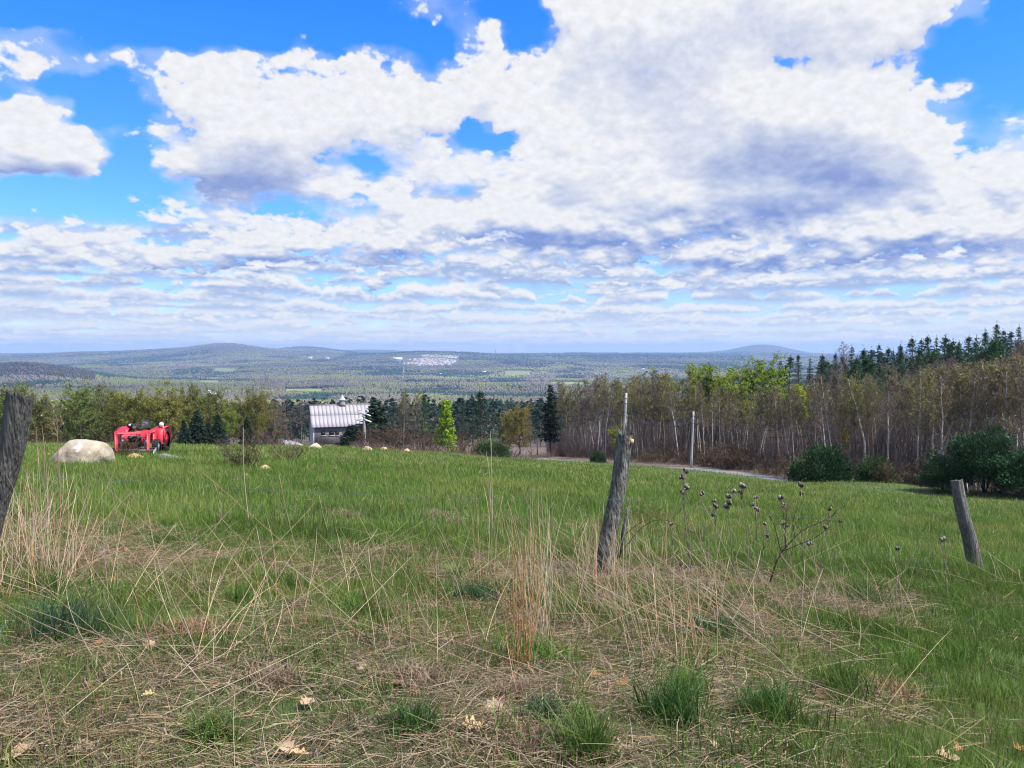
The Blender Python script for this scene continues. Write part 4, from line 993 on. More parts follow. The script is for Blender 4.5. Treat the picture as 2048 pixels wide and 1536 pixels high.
cable('lower overhead line strung between the roadside poles', [t0-np.array([0, .3, 2.0]), ppx(1248, 830, 105.7), ppx(1385.5, 846, 100.7), ppx(1640, 868, 95), ppx(2150, 930, 88)], 1.0)

# ------------------------------------------------------------------ stones
def stone(px, py, w, h, col, lab, name='boulder', seed=0, flat=0, dep=.7, prof=None, group=None, streak=False, Y=None, rz=0.):
    """a stone whose visible base is at the photograph pixel, w and h in photograph pixels"""
    rng = np.random.default_rng(900+seed); p = gpx(px, py, 3) if Y is None else at(px, Y)
    W = w/FPX*p[1]; H = h/FPX*p[1]; v, f = ico()
    for _ in range(4): v, f = subdiv(v, f)
    d = v.copy(); pl = rng.normal(size=(16, 3)); pl /= np.linalg.norm(pl, axis=1)[:, None]; lim = rng.uniform(.66, .95, 16)
    rad = np.ones(len(v))
    for q, l in zip(pl, lim): c = d@q; rad = np.minimum(rad, np.where(c > .05, l/np.maximum(c, .05), 9))
    rad *= 1+.05*vnoise(d[:, 0]*2+seed, d[:, 1]*2+d[:, 2]*1.7, 400+seed)+.03*vnoise(d[:, 0]*6+seed, d[:, 1]*5+d[:, 2]*6, 420+seed)
    V = d*rad[:, None]
    V[:, 2] = np.where(V[:, 2] < 0, V[:, 2]*.12, V[:, 2]); lo, hi = V.min(0), V.max(0); V = (V-lo)/(hi-lo)
    X = (V[:, 0]-.5)*W; Yy = (V[:, 1]-.5)*W*dep; Z = V[:, 2]
    if prof: 
        top = np.interp(V[:, 0], np.linspace(0, 1, len(prof)), prof); Z = Z*(.12+.88*top)
    Z = (Z*1.25-.25)*H
    c = jitcol(rng, col, 1, 0)[0]*np.clip(1+.55*vnoise(X/W*5+seed, Z/max(H, .01)*4+Yy, 430+seed)[:, None], .5, 1.5)*np.ones((1, 3))
    if streak: c = np.where(((vnoise(X/W*9, Z/H*1.2, 77) > .28) & (Z > H*.35))[:, None], np.array([.50, .49, .47]), c)
    o = mesh(name, np.stack([X, Yy, Z], 1), f, M['rock'], None, np.clip(c, .02, .85), True, (p[0]+p[0]/p[1]*W*dep*.45, p[1]+W*dep*.45, float(zt(p[0]+p[0]/p[1]*W*dep*.45, p[1]+W*dep*.45)))); o.rotation_euler = (0, 0, rz); tag(o, lab, 'boulder' if name == 'boulder' else name.replace('_', ' '), group); return o
TAN, GRY = (.36, .285, .17), (.19, .19, .195)
def big_boulder():
    """the block beside the tractor: its outline is carried through its depth and rounded off at both ends"""
    out = [(98, 940), (108, 922), (122, 903), (140, 885), (152, 879), (168, 878.5), (190, 881.5), (206, 887), (215, 896), (219, 909), (217, 924), (210, 940)]
    p = gpx(160, 933, 3); d = p[1]+.9; sc = d/FPX; P = np.array([((x-160)*sc*.83, (933-y)*sc*.88) for x, y in out]); P = catmull(np.column_stack([P, 0*P[:, 0]]), 7)[:, :2]
    L = np.concatenate([[0], np.cumsum(np.linalg.norm(np.diff(P, axis=0), axis=1))]); t = np.linspace(0, L[-1], 90); P = np.stack([np.interp(t, L, P[:, k]) for k in (0, 1)], 1)
    ys = np.sin(np.linspace(-pi/2, pi/2, 41)); c = np.array([.05, -.15]); V = []
    for y in ys:
        s_ = max(.02, (1-abs(y)**2.8))**.40; q = c+(P-c)*s_; q = q+np.array([.10*y, 0])
        V.append(np.stack([q[:, 0], np.full(90, y*.80), q[:, 1]], 1))
    V = np.array(V).reshape(-1, 3); n1 = vnoise(V[:, 0]*1.7+3, V[:, 2]*1.9+V[:, 1]*1.3, 811); n2 = vnoise(V[:, 0]*5+V[:, 1]*3, V[:, 2]*5, 812)
    ctr = np.array([.05, 0, .2]); V = ctr+(V-ctr)*(1+.07*np.abs(n1)*2-.03+.025*n2)[:, None]
    i_ = np.arange(40)[:, None]*90; j_ = np.arange(89)[None]; Q = np.stack([i_+j_, i_+j_+1, i_+90+j_+1, i_+90+j_], -1).reshape(-1, 4)
    col = np.array([.30, .255, .19])*(1+.5*n1+.25*n2)[:, None]; vein = (np.abs(V[:, 0]-.72-.08*np.sin(V[:, 2]*7)) < .022); col[vein] *= .45
    streak = (vnoise(V[:, 0]*4.5, V[:, 1]*1.2, 815) > .22) & (V[:, 2] > .45+.25*vnoise(V[:, 0]*6, 0*V[:, 0], 816)); col[streak] = np.array([.36, .345, .32])
    o = mesh('boulder', V, Q, M['rock'], None, np.clip(col, .03, .8), True, (ux(156)*d, d, p[2]-.06)); tag(o, 'big pale tan boulder left of the red tractor', 'boulder')
big_boulder()
stone(272, 919, 44, 12, (.42, .28, .12), 'low ochre stone in front of the tractor bucket', seed=2, prof=[.6, 1, .9, .6, .4])
stone(343, 921, 74, 15, GRY, 'flat grey slab of rock right of the tractor', seed=3, prof=[.8, 1, 1, .75, .6, .35, .15], dep=.5)
stone(530, 942, 32, 13, (.42, .31, .17), 'small tan stone half sunk in the green field', seed=4, prof=[.4, .9, 1, .8, .4])
stone(583, 893, 58, 17, (.25, .25, .26), 'mottled grey rock pile on the crest left of the barn', 'rock_pile', seed=5, dep=.5)
stone(632, 897, 32, 11, (.48, .40, .28), 'whitish rubble heap on the crest below the barn', 'rock_pile', seed=6, prof=[.4, .8, 1, .8, .5])
RS = 'stones along the crest near the utility pole'
stone(734.5, 901, 23, 8.5, (.38, .31, .23), 'rounded pale stone at the foot of the short utility pole', seed=7, group=RS, prof=[.5, 1, 1, .7])
stone(766, 901.5, 23, 8, (.40, .28, .16), 'ochre stone just right of the one by the utility pole', seed=8, group=RS, prof=[.3, .9, 1, .7])
stone(813, 905, 20, 8.5, (.42, .31, .19), 'tan dome-shaped stone between the ochre stone and the larch', seed=9, group=RS, prof=[.7, 1, .9, .5])
stone(857, 905.5, 19, 7, (.33, .32, .28), 'flat grey-white stone nearest the larch', seed=10, group=RS, prof=[.8, 1, 1, .8])
stone(667, 941, 20, 7, (.20, .15, .11), 'small earthy mound in the middle of the field', 'mound', seed=11)
stone(577, 938, 16, 5, (.12, .09, .07), 'dark molehill right of the small tan stone', 'mound', seed=12)
stone(548, 891, 26, 6, (.26, .19, .12), 'low tan dirt heap left of the mottled rock pile', 'mound', seed=13)

# ------------------------------------------------------------------ tractor
def tractor():
    Y0 = 30.; p = at(271, Y0, .02); rz = radians(8)
    e = thing('tractor', 'red tractor with a front loader parked behind low stones', 'tractor', tuple(p), rz, None, .86)
    # local: x to the right in the picture, -y towards the viewer, z up
    def P(mb, nm, mat, par=e, smooth=False): return mb.build(nm, M[mat], par, smooth)
    mb = MB()                                                # loader frame: two uprights, two cross bars, arms running back
    for x in (-.66, .66):
        mb.box((x, -.62, .68), (.13, .12, .84), None, None, .02); mb.box((x, -.10, 1.06), (.11, 1.15, .13), None, None, .02)
        mb.box((x, .25, .80), (.12, .14, .6), None, None, .02)
    mb.box((0, -.63, 1.045), (1.46, .10, .10), None, None, .015); mb.box((0, -.62, .325), (1.34, .07, .06), None, None, .01); mb.box((.1, -.40, .93), (1.1, .07, .07), None, None, .01)
    P(mb, 'loader_frame', 'red')
    mb = MB()
    for x in (-.5, .5): mb = MB(); mb.tube([(x, -.58, .36), (x*.95, -.2, .95)], [.035, .035], 8); mb.tube([(x*.97, -.5, .50), (x*.95, -.3, .80)], [.055, .055], 8); P(mb, 'hydraulic_cylinder', 'steel')
    V = []; prof = [(-.62, .30), (-.70, .06), (-.98, -.06), (-1.22, -.05)]; thick = .03
    mb = MB()
    for x in (-1.0, .95):
        pass
    for (a, b) in zip(prof[:-1], prof[1:]):
        c = ((a[0]+b[0])/2, (a[1]+b[1])/2); L_ = math.hypot(b[0]-a[0], b[1]-a[1]); dy, dz = (b[0]-a[0])/L_, (b[1]-a[1])/L_
        mb.box((-.03, c[0], c[1]+.06), (2.0, L_+.02, .035), [[1, 0, 0], [0, dy, -dz], [0, dz, dy]])
    mb.box((-.03, -.63, .36), (2.0, .06, .05))
    P(mb, 'bucket', 'black')
    mb = MB(); mb.add([(.97, -.60, .40), (.97, -.72, .02), (.97, -1.24, -.02), (.97, -1.0, .30), (1.0, -.60, .40), (1.0, -.72, .02), (1.0, -1.24, -.02), (1.0, -1.0, .30)], [(0, 1, 2, 3), (7, 6, 5, 4), (0, 4, 5, 1), (1, 5, 6, 2), (2, 6, 7, 3), (3, 7, 4, 0)])
    P(mb, 'bucket_side', 'steel')
    mb = MB(); mb.box((0, .35, .74), (.62, 1.25, .52), None, None, .07); P(mb, 'hood', 'red')
    mb = MB(); mb.box((0, -.29, .70), (.56, .05, .42), None, None, .015)
    for k in range(7): mb.box((0, -.325, .54+k*.05), (.5, .02, .012))
    P(mb, 'grille', 'black')
    for x in (-.17, .19):
        mb = MB(); mb.tube([(x, -.31, .86), (x, -.355, .86)], [.085, .075], 12); h = P(mb, 'headlight', 'lamp')
    mb = MB(); rg = np.random.default_rng(4)                 # hoses and engine clutter behind the frame
    for k in range(26):
        a = np.array([rg.uniform(-.55, .55), rg.uniform(-.5, -.3), rg.uniform(.38, .95)]); b = a+rg.normal(size=3)*np.array([.22, .06, .2]); mb.tube([a, (a+b)/2+rg.normal(size=3)*.06, b], [.014]*3, 5)
    P(mb, 'hose', 'black')
    mb = MB(); mb.box((0, .0, .46), (.42, .8, .22), None, None, .03); mb.box((0, .9, .5), (.36, 1.2, .30), None, None, .04); P(mb, 'chassis', 'black')
    def wheel(nm, x, y, r, w, n):
        wh = thing('x', '', '', (0, 0, 0)); bpy.data.objects.remove(wh)
        mb = MB(); a = np.linspace(0, 2*pi, 33)
        ring = [(-w/2, r*.66), (-w/2, r*.90), (-w*.36, r*.97), (w*.36, r*.97), (w/2, r*.90), (w/2, r*.66)]
        V = []; Q = []
        for t in np.arange(28)/28*2*pi: V += [(x+dx, y+q*math.cos(t), r+q*math.sin(t)) for dx, q in ring]
        for i in range(28):
            for j in range(5): Q.append((i*6+j, i*6+j+1, ((i+1) % 28)*6+j+1, ((i+1) % 28)*6+j))
        mb.add(V, Q)
        for i in range(n):
            t = i/n*2*pi
            for s in (-1, 1):
                tt = t+(s > 0)*pi/n; c, sn = math.cos(tt), math.sin(tt)
                mb.box((x+s*w*.24, y+r*.975*c, r+r*.975*sn), (w*.5, r*.085, r*.09), np.array([[1, .0, 0], [0, -sn, c], [0, c, sn]]).T@np.array([[math.cos(.6*s), -math.sin(.6*s), 0], [math.sin(.6*s), math.cos(.6*s), 0], [0, 0, 1]]))
        o = P(mb, nm, 'rubber')
        mb = MB()
        for dx in (-w*.22, w*.22): mb.tube([(x+dx-.02, y, r), (x+dx+.02, y, r)], [r*.68]*2, 20)
        mb.tube([(x-w*.35, y, r), (x+w*.35, y, r)], [r*.2]*2, 12); mb.build('rim', M['red'] if n > 14 else M['steel'], o)
    for x in (-.78, .80): wheel('rear_wheel', x, 1.15, .56, .36, 18)
    for x in (-.62, .80): wheel('front_wheel', x, .10, .34, .24, 14)
    for s in (-1, 1):
        V = []; pr = [(.42, .42), (.42, 1.02), (.62, 1.14), (1.25, 1.17), (1.62, .82), (1.66, .60)]
        x0, x1 = s*.52, s*1.02; V = [(x0, y, z) for y, z in pr]+[(x1, y, z) for y, z in pr]
        n = len(pr); Q = [(k, k+1, n+k+1, n+k) for k in range(n-1)]
        V += [(x0, y*.97+.03, z-.03) for y, z in pr]+[(x1, y*.97+.03, z-.03) for y, z in pr]; Q += [(2*n+k+1, 2*n+k, 3*n+k, 3*n+k+1) for k in range(n-1)]
        Q += [(k, 2*n+k, 2*n+k+1, k+1) for k in range(n-1)]+[(n+k+1, 3*n+k+1, 3*n+k, n+k) for k in range(n-1)]
        mb = MB(); mb.add(V, Q); mb.add([(s*1.02, .42, .44), (s*1.02, .42, 1.02), (s*1.02, .62, 1.13), (s*1.02, .80, .80), (s*.98, .42, .44), (s*.98, .42, 1.02), (s*.98, .62, 1.13), (s*.98, .80, .80)], [(0, 1, 2, 3), (7, 6, 5, 4), (0, 4, 5, 1), (1, 5, 6, 2), (2, 6, 7, 3), (3, 7, 4, 0)]); P(mb, 'fender', 'red')
    mb = MB(); mb.box((-.05, 1.25, 1.12), (.46, .42, .10), None, None, .04); mb.box((-.05, 1.47, 1.28), (.44, .10, .30), None, None, .04); P(mb, 'seat', 'black')
    mb = MB(); t = np.linspace(0, 2*pi, 17); mb.tube(np.stack([-.05+.18*np.cos(t), .78+.13*np.sin(t), 1.22+.12*np.sin(t)], 1), [.018]*17, 6); mb.tube([(-.05, .70, .95), (-.05, .78, 1.22)], [.022, .022], 6); P(mb, 'steering_wheel', 'black')
    for x, amb in ((-.50, 0), (.86, 1)):
        mb = MB(); mb.tube([(x, .7, 1.12), (x, .7, 1.20)], [.02, .02], 6); mb.tube([(x, .62, 1.27), (x, .74, 1.27)], [.15 if amb else .12]*2, 14); lh = P(mb, 'work_light', 'black')
        mb = MB(); mb.tube([(x, .606, 1.28), (x, .625, 1.28)], [.105 if amb else .05]*2, 14); mb.build('lens', M['lamp'], lh)
        if amb: mb = MB(); mb.box((x+.10, .59, 1.17), (.07, .04, .09), None, None, .01); mb.build('indicator', M['amber'], lh)
    mb = MB(); mb.tube([(-.30, .86, 1.10), (-.30, .86, 1.32)], [.05, .04], 8); mb.box((-.30, .95, 1.16), (.34, .3, .2), None, None, .04); P(mb, 'control_stand', 'black')
tractor()

# ------------------------------------------------------------------ fence posts and wire
def log_post(name, lab, b, t, r0, r1, mat, seed, k=14, jag=.05, flat=1.0, chip=False):
    rng = np.random.default_rng(seed); e = thing(name, lab, 'fence post', tuple(b), 0, 'old wooden fence posts'); d = np.array(t)-np.array(b)
    n = 60; tt = np.linspace(-.22, 1, n); T = d/np.linalg.norm(d); A = np.cross(T, [0, 1, 0]); A /= np.linalg.norm(A); B = np.cross(T, A)
    a = np.arange(k*3)/(k*3)*2*pi; K = len(a)
    rr = (r0+(r1-r0)*np.clip(tt, 0, 1))[:, None]*(1+.05*vnoise(np.cos(a)[None]*1.6+seed+0*tt[:, None], tt[:, None]*2.2+np.sin(a)[None]*1.6, 500+seed)+.045*vnoise(a[None]*4.0+seed+0*tt[:, None], tt[:, None]*1.3+0*a[None], 510+seed)-.10*np.exp(-((a[None]-(1.9+.25*np.sin(tt[:, None]*4)))/.10)**2)-.08*np.exp(-((a[None]-(4.2+.2*np.sin(tt[:, None]*3+1)))/.08)**2))
    V = d[None, None]*tt[:, None, None]+rr[..., None]*(np.cos(a)[None, :, None]*A+flat*np.sin(a)[None, :, None]*B)
    wob = .012*np.stack([np.sin(tt*7+seed), np.cos(tt*5+seed), 0*tt], 1); V += wob[:, None]
    V[-1] += T*(jag*rng.normal(size=K)*.5)[:, None]+T*(.05*np.cos(a-1.0))[:, None]*(1 if jag > .02 else .3); V[-2] += (V[-1]-V[-2])*.75
    V = V.reshape(-1, 3); i = np.arange(n-1)[:, None]*K; j = np.arange(K)[None]; j2 = (j+1) % K
    Q = np.stack([i+j, i+j2, i+K+j2, i+K+j], -1).reshape(-1, 4); c = V[(n-1)*K:].mean(0)-T*.015; V = np.vstack([V, c[None]]); Tr = [(len(V)-1, (n-1)*K+q, (n-1)*K+(q+1) % K) for q in range(K)]
    mesh('post_shaft', V, [Q, Tr], M[mat], e, np.ones(3), True)
    return e, d, A, B
# middle post
b = gpx(1207, 1152); Ym = b[1]; tp = ppx(1250, 876, Ym+.02)
mid, dm, Am, Bm = log_post('fence_post', 'grey lichened post in the middle of the fence, snapped at the top', b, tp, .076, .070, 'lichen', 3, jag=.09)
mb = MB(); mb.add(np.array([(0, 0, 0), (.03, -.01, .022), (.06, -.01, .012), (.052, -.02, -.035), (.0, .04, .0), (.03, .05, .022), (.06, .04, .012), (.052, .04, -.035)])+dm+np.array([.012, -.045, -.02]), [(0, 1, 2, 3), (7, 6, 5, 4), (0, 4, 5, 1), (1, 5, 6, 2), (2, 6, 7, 3), (3, 7, 4, 0)]); mb.build('fresh_split', M['fresh'], mid)
mb = MB(); sp0 = dm*.56+np.array([.105, -.03, 0]); mb.tube([dm*.14+np.array([.10, -.02, 0]), dm*.4+np.array([.115, -.03, 0]), sp0+np.array([.025, 0, .02])], [.022, .018, .003], 6); mb.build('split_sliver', M['post'], mid)
# right post
b = gpx(1953, 1150); Yr = b[1]; tp = ppx(1912, 961, Yr-.05)
rp, dr, Ar, Br = log_post('fence_post', 'short pale grey post leaning left at the right of the field', b, tp, .086, .064, 'post', 6, jag=.015)
mb = MB(); mb.tube([dr*.95+np.array([.075, -.02, 0]), dr*.97+np.array([.10, -.03, .01]), dr*.90+np.array([.095, -.03, 0]), dr*.86+np.array([.085, -.03, 0])], [.006]*4, 5); mb.build('staple', M['steel'], rp)
# left post
Yl = 5.2; tl = ppx(41, 789, Yl); bl = np.array(ppx(-42, 1120, Yl)); bl[2] = float(zt(bl[0], bl[1]))-.0
lp, dl, Al, Bl = log_post('fence_post', 'tall dark grey post leaning right at the left border', bl, tl, .082, .080, 'darkpost', 9, jag=.02)
def strand(lab, pts, barb=.35, r=.0011):
    mb = MB(); P = catmull(np.array(pts), 26); mb.tube(P, [r]*len(P), 4)
    L = np.concatenate([[0], np.cumsum(np.linalg.norm(np.diff(P, axis=0), axis=1))]); rg = np.random.default_rng(3)
    for s in np.arange(.2, L[-1], .14):
        c = np.array([np.interp(s, L, P[:, i]) for i in range(3)])
        for q in range(2): d = rg.normal(size=3); d /= np.linalg.norm(d); mb.tube([c-d*.012, c+d*.012], [.0011]*2, 3)
    o = mb.build('barbed_wire', M['wire']); tag(o, lab, 'wire', 'barbed wire strands of the old fence')
wp = lambda px, py, Y: ppx(px, py, Y)
strand('upper barbed wire crossing the field from the left post to the right post', [wp(-40, 935, 5.1), wp(90, 955, 5.3), wp(260, 962, 5.6), wp(500, 979, 6.0), wp(800, 992, 6.4), wp(1060, 1000, 6.8), wp(1222, 999, Ym-.1), wp(1400, 1012, Ym+.35), wp(1600, 1033, Ym+.95), wp(1760, 1034, Yr-.5), wp(1925, 1026, Yr-.1)])
strand('lower barbed wire sagging into the grass right of the middle post', [wp(1215, 1086, Ym-.1), wp(1330, 1088, Ym+.1), wp(1480, 1140, Ym+.3), wp(1640, 1138, Ym+.8), wp(1800, 1120, Yr-.6), wp(1948, 1128, Yr-.1)])

# ------------------------------------------------------------------ dry seed-pod stalks, sapling, briars
def stalk(base, nodes, heads, lab, col=(.20, .165, .13), r=.0042, seed=0):
    """base and nodes are photograph pixels on one stem; heads the pixels of its pods"""
    rng = np.random.default_rng(seed+50); b = gpx(*base); Y = b[1]
    e = thing('dry_stalk', lab, 'dry plant', tuple(b), 0, 'dry seed-pod stalks')
    pts = [np.zeros(3)]+[ppx(x, y, Y+rng.uniform(-.08, .08))-b for x, y in nodes]; P = catmull(np.array(pts), 6); P[0] -= (0, 0, .05)
    mb = MB(); mb.tube(P, r*np.linspace(1.25, .8, len(P)), 5, col)
    H = []
    for (x, y) in heads:
        h = ppx(x, y, Y+rng.uniform(-.05, .05))-b; H.append(h); k = np.argmin(np.linalg.norm(P-(h-np.array([0, 0, .07])), axis=1)); mb.tube([P[k], (P[k]+h)/2+np.array([0, 0, -.01]), h], [r*.8, r*.7, r*.8], 4, col)
    mb.build('stem', M['pod'], e)
    for h in H:
        mb = MB(); v, f = ico(); v, f = subdiv(v, f); s = rng.uniform(.014, .022); ang = rng.uniform(0, 2*pi)
        # three split husks round a darker core, paler on the upper side
        mb.add(v*s*np.array([.75, .75, .9])+h, None, f, (.045, .032, .028))
        for q in range(3):
            a = ang+q*2*pi/3; c = np.array([math.cos(a), math.sin(a), rng.uniform(-.2, 1.1)])*s*.85; w = v*s*np.array([.6, .6, .95])*rng.uniform(.7, 1.25)*(1+.12*rng.normal(size=(len(v), 1)))
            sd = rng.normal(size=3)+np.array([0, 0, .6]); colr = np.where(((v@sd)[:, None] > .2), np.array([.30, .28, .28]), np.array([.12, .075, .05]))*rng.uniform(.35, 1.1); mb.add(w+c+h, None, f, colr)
        mb.leaves(np.repeat(h[None], 4, 0)+rng.normal(size=(4, 3))*s*.5, s*1.9, rng, np.array([(.42, .30, .17), (.14, .10, .08), (.10, .08, .07), (.3, .28, .27)]), .45)
        mb.build('seed_pod', M['pod'], e)
ST = [((1372, 1170), [(1381, 1090), (1369, 1010), (1368, 960)], [(1373, 944), (1364, 955)], 'tallest dry stalk right of the middle post, two dark pods at its tip'),
      ((1385, 1160), [(1372, 1060), (1366, 1000)], [(1373, 976), (1365, 985)], 'dry stalk just behind the tallest one with a pale and a brown pod'),
      ((1420, 1150), [(1412, 1040)], [(1403, 988)], 'thin dry stalk with one small dark pod'),
      ((1445, 1165), [(1432, 1060)], [(1426, 1031), (1432, 1014), (1427, 1004)], 'dry stalk with three pods stacked near its tip, left of the grey-podded one'),
      ((1468, 1170), [(1462, 1080), (1458, 1020)], [(1459, 1007), (1453, 1014), (1458, 994), (1466, 982)], 'dry stalk crowned by a cluster of pale grey pods'),
      ((1500, 1180), [(1494, 1070), (1483, 1000)], [(1484, 973), (1488, 974), (1480, 984)], 'dry stalk with splayed golden-lined pods at the top'),
      ((1518, 1165), [(1514, 1080), (1511, 1020)], [(1511, 995), (1504, 1010), (1513, 1019)], 'dry stalk with three pods left of the dark sapling'),
      ((1522, 1168), [(1527, 1100)], [(1530, 1047), (1535, 1071)], 'short grey stalk with two pods beside the dark sapling'),
      ((1575, 1160), [(1570, 1090), (1568, 1040)], [(1563, 995), (1567, 1012)], 'thin stalk with two flat pods above the dark sapling'),
      ((1582, 1150), [(1572, 1090)], [(1567, 1048), (1572, 1052)], 'stalk ending in a large split pod above the fork of the sapling'),
      ((1608, 1160), [(1604, 1080), (1603, 1010)], [(1602, 971), (1603, 987)], 'upright dry stalk with two pods one above the other, right of the sapling'),
      ((1640, 1175), [(1642, 1110)], [(1650, 1055)], 'stalk with a single round grey pod right of the sapling'),
      ((1632, 1160), [(1628, 1110)], [(1618, 1087)], 'short stalk with a ragged brown pod under the sapling branch'),
      ((1672, 1165), [(1668, 1090)], [(1659, 1019), (1681, 1043)], 'dry stalk with two split pods farthest right of the sapling'),
      ((1350, 1150), [(1346, 1090)], [(1342, 1048)], 'dark round-headed stalk under the briar canes'),
      ((1366, 1190), [(1365, 1150)], [(1362, 1128), (1368, 1134)], 'low dark pods close to the ground right of the middle post'),
      ((1790, 1215), [(1795, 1150)], [(1794, 1097)], 'lone dry stalk with one pod left of the leaning right-hand post'),
      ((1897, 1215), [(1890, 1140)], [(1884, 1080)], 'slim stalk with a small dark pod right beside the leaning right-hand post')]
for k, (ba, no, he, lab) in enumerate(ST): stalk(ba, no, he, lab, seed=k)
def twig_plant(name, cat, base, branches, lab, col, r, seed, buds=None):
    rng = np.random.default_rng(seed); b = gpx(*base); Y = b[1]; e = thing(name, lab, cat, tuple(b)); mb = MB(); tw = MB(); ends = []
    for (pts, r0, dy) in branches:
        P = catmull(np.array([ppx(x, y, Y+dy*k/len(pts))-b for k, (x, y) in enumerate(pts)]), 8); P[0] -= (0, 0, .0)
        mb.tube(P, np.linspace(r0, r0*.35, len(P)), 6, col)
        for q in range(len(P)//2):
            c = P[rng.integers(len(P)//3, len(P))]; d = rng.normal(size=3)*.5+np.array([0, -.1, .6]); tw.tube([c, c+d*.05, c+d*.10+rng.normal(size=3)*.015], [r0*.3, r0*.22, r0*.12], 4, col, False); ends.append(c+d*.1)
    mb.build('branch', M['bark'], e); 
    if buds: tw.leaves(np.array(ends), .016, rng, jitcol(rng, buds, len(ends), .3))
    tw.build('twig', M['bark'], e)
twig_plant('sapling', 'sapling', (1536, 1176), [([(1536, 1180), (1551, 1130), (1565, 1102)], .011, 0), ([(1565, 1102), (1585, 1080), (1606, 1060), (1645, 1042), (1668, 1030)], .008, .1), ([(1565, 1102), (1590, 1092), (1630, 1075), (1665, 1050)], .006, -.1), ([(1563, 1105), (1556, 1080), (1548, 1050), (1538, 1030)], .006, .1), ([(1572, 1094), (1570, 1060), (1573, 1030), (1566, 1010)], .006, .15), ([(1590, 1075), (1586, 1045), (1592, 1020)], .004, 0)],
           'dark forked sapling among the dry stalks right of the middle post', (.060, .038, .032), .011, 1, (.20, .15, .08))
twig_plant('briar', 'briar', (1222, 1128), [([(1222, 1130), (1238, 1085), (1270, 1052), (1310, 1032), (1355, 1026)], .007, .1), ([(1225, 1128), (1250, 1095), (1290, 1050), (1330, 1040), (1375, 1060), (1402, 1072)], .006, -.2), ([(1255, 1060), (1240, 1045), (1262, 1036), (1330, 1018)], .004, .1), ([(1216, 1130), (1208, 1080), (1198, 1060)], .005, 0), ([(1190, 1130), (1186, 1085), (1195, 1045), (1222, 1040)], .004, 0)],
           'reddish briar canes arching from the foot of the middle post', (.13, .060, .040), .007, 2, (.22, .10, .05))
for k, (px, py, lab) in enumerate([(490, 935, 'sparse dry shrub standing in the field above the small tan stone'), (575, 925, 'low dry brush on the field right of the sparse shrub')]):
    q = gpx(px, py, 3); plant('brush%d' % k, 0, 0, H=(1.25, .8)[k], wide=1.2, label=lab, col=(.9, .9, .9), at_=q)
q = gpx(250, 915, 3)
plant('brush2', 0, 0, H=.75, wide=1.5, label='dry weeds in front of the tractor bucket', col=(1.3, 1.0, .8), at_=gpx(245, 917, 3))
twig_plant('weed_stalk', 'dry weed', (118, 1120), [([(118, 1125), (120, 1010), (116, 900), (114, 838)], .006, 0), ([(116, 870), (108, 848), (106, 838)], .003, 0), ([(115, 862), (124, 846), (123, 836)], .003, 0)], 'tall reddish weed stalk with a feathery top in front of the big boulder', (.26, .16, .12), .006, 5, (.30, .19, .15))

# ------------------------------------------------------------------ grass
def blades(n, x, y, h, w, lean, col, rng, z=None, bend=.5, tip=None):
    """grass blades: vertices and faces of n bent tapering leaves"""
    z = zt(x, y)-.01 if z is None else z
    a = rng.uniform(0, 2*pi, n); d = np.stack([np.cos(a), np.sin(a)], 1)*(lean*rng.uniform(.3, 1.3, n))[:, None]
    s = rng.uniform(0, 2*pi, n); S = np.stack([np.cos(s), np.sin(s), 0*s], 1)*(w/2)[:, None]
    B = np.stack([x, y, z], 1); Mv = B+np.stack([d[:, 0]*h*.35, d[:, 1]*h*.35, h*.6], 1); Tp = B+np.stack([d[:, 0]*h, d[:, 1]*h, h*(1-bend*rng.uniform(0, .5, n)*np.minimum(1, lean))], 1)
    V = np.stack([B-S, B+S, Mv+S*.8, Mv-S*.8, Tp], 1).reshape(-1, 3); i = np.arange(n)*5
    Q = np.stack([i, i+1, i+2, i+3], 1); T = np.stack([i+3, i+2, i+4], 1)
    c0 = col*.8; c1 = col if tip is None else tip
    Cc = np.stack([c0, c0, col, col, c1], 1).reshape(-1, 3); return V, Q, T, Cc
def join(parts):
    V, Q, T, Cc, n = [], [], [], [], 0
    for v, q, t, c in parts: V.append(v); Q.append(q+n); T.append(t+n); Cc.append(c); n += len(v)
    return np.concatenate(V), [np.concatenate(Q), np.concatenate(T)], np.concatenate(Cc)
GR1, GR2, GR3, DRY = np.array([.150, .255, .038]), np.array([.085, .170, .028]), np.array([.27, .33, .070]), np.array([.40, .30, .17])
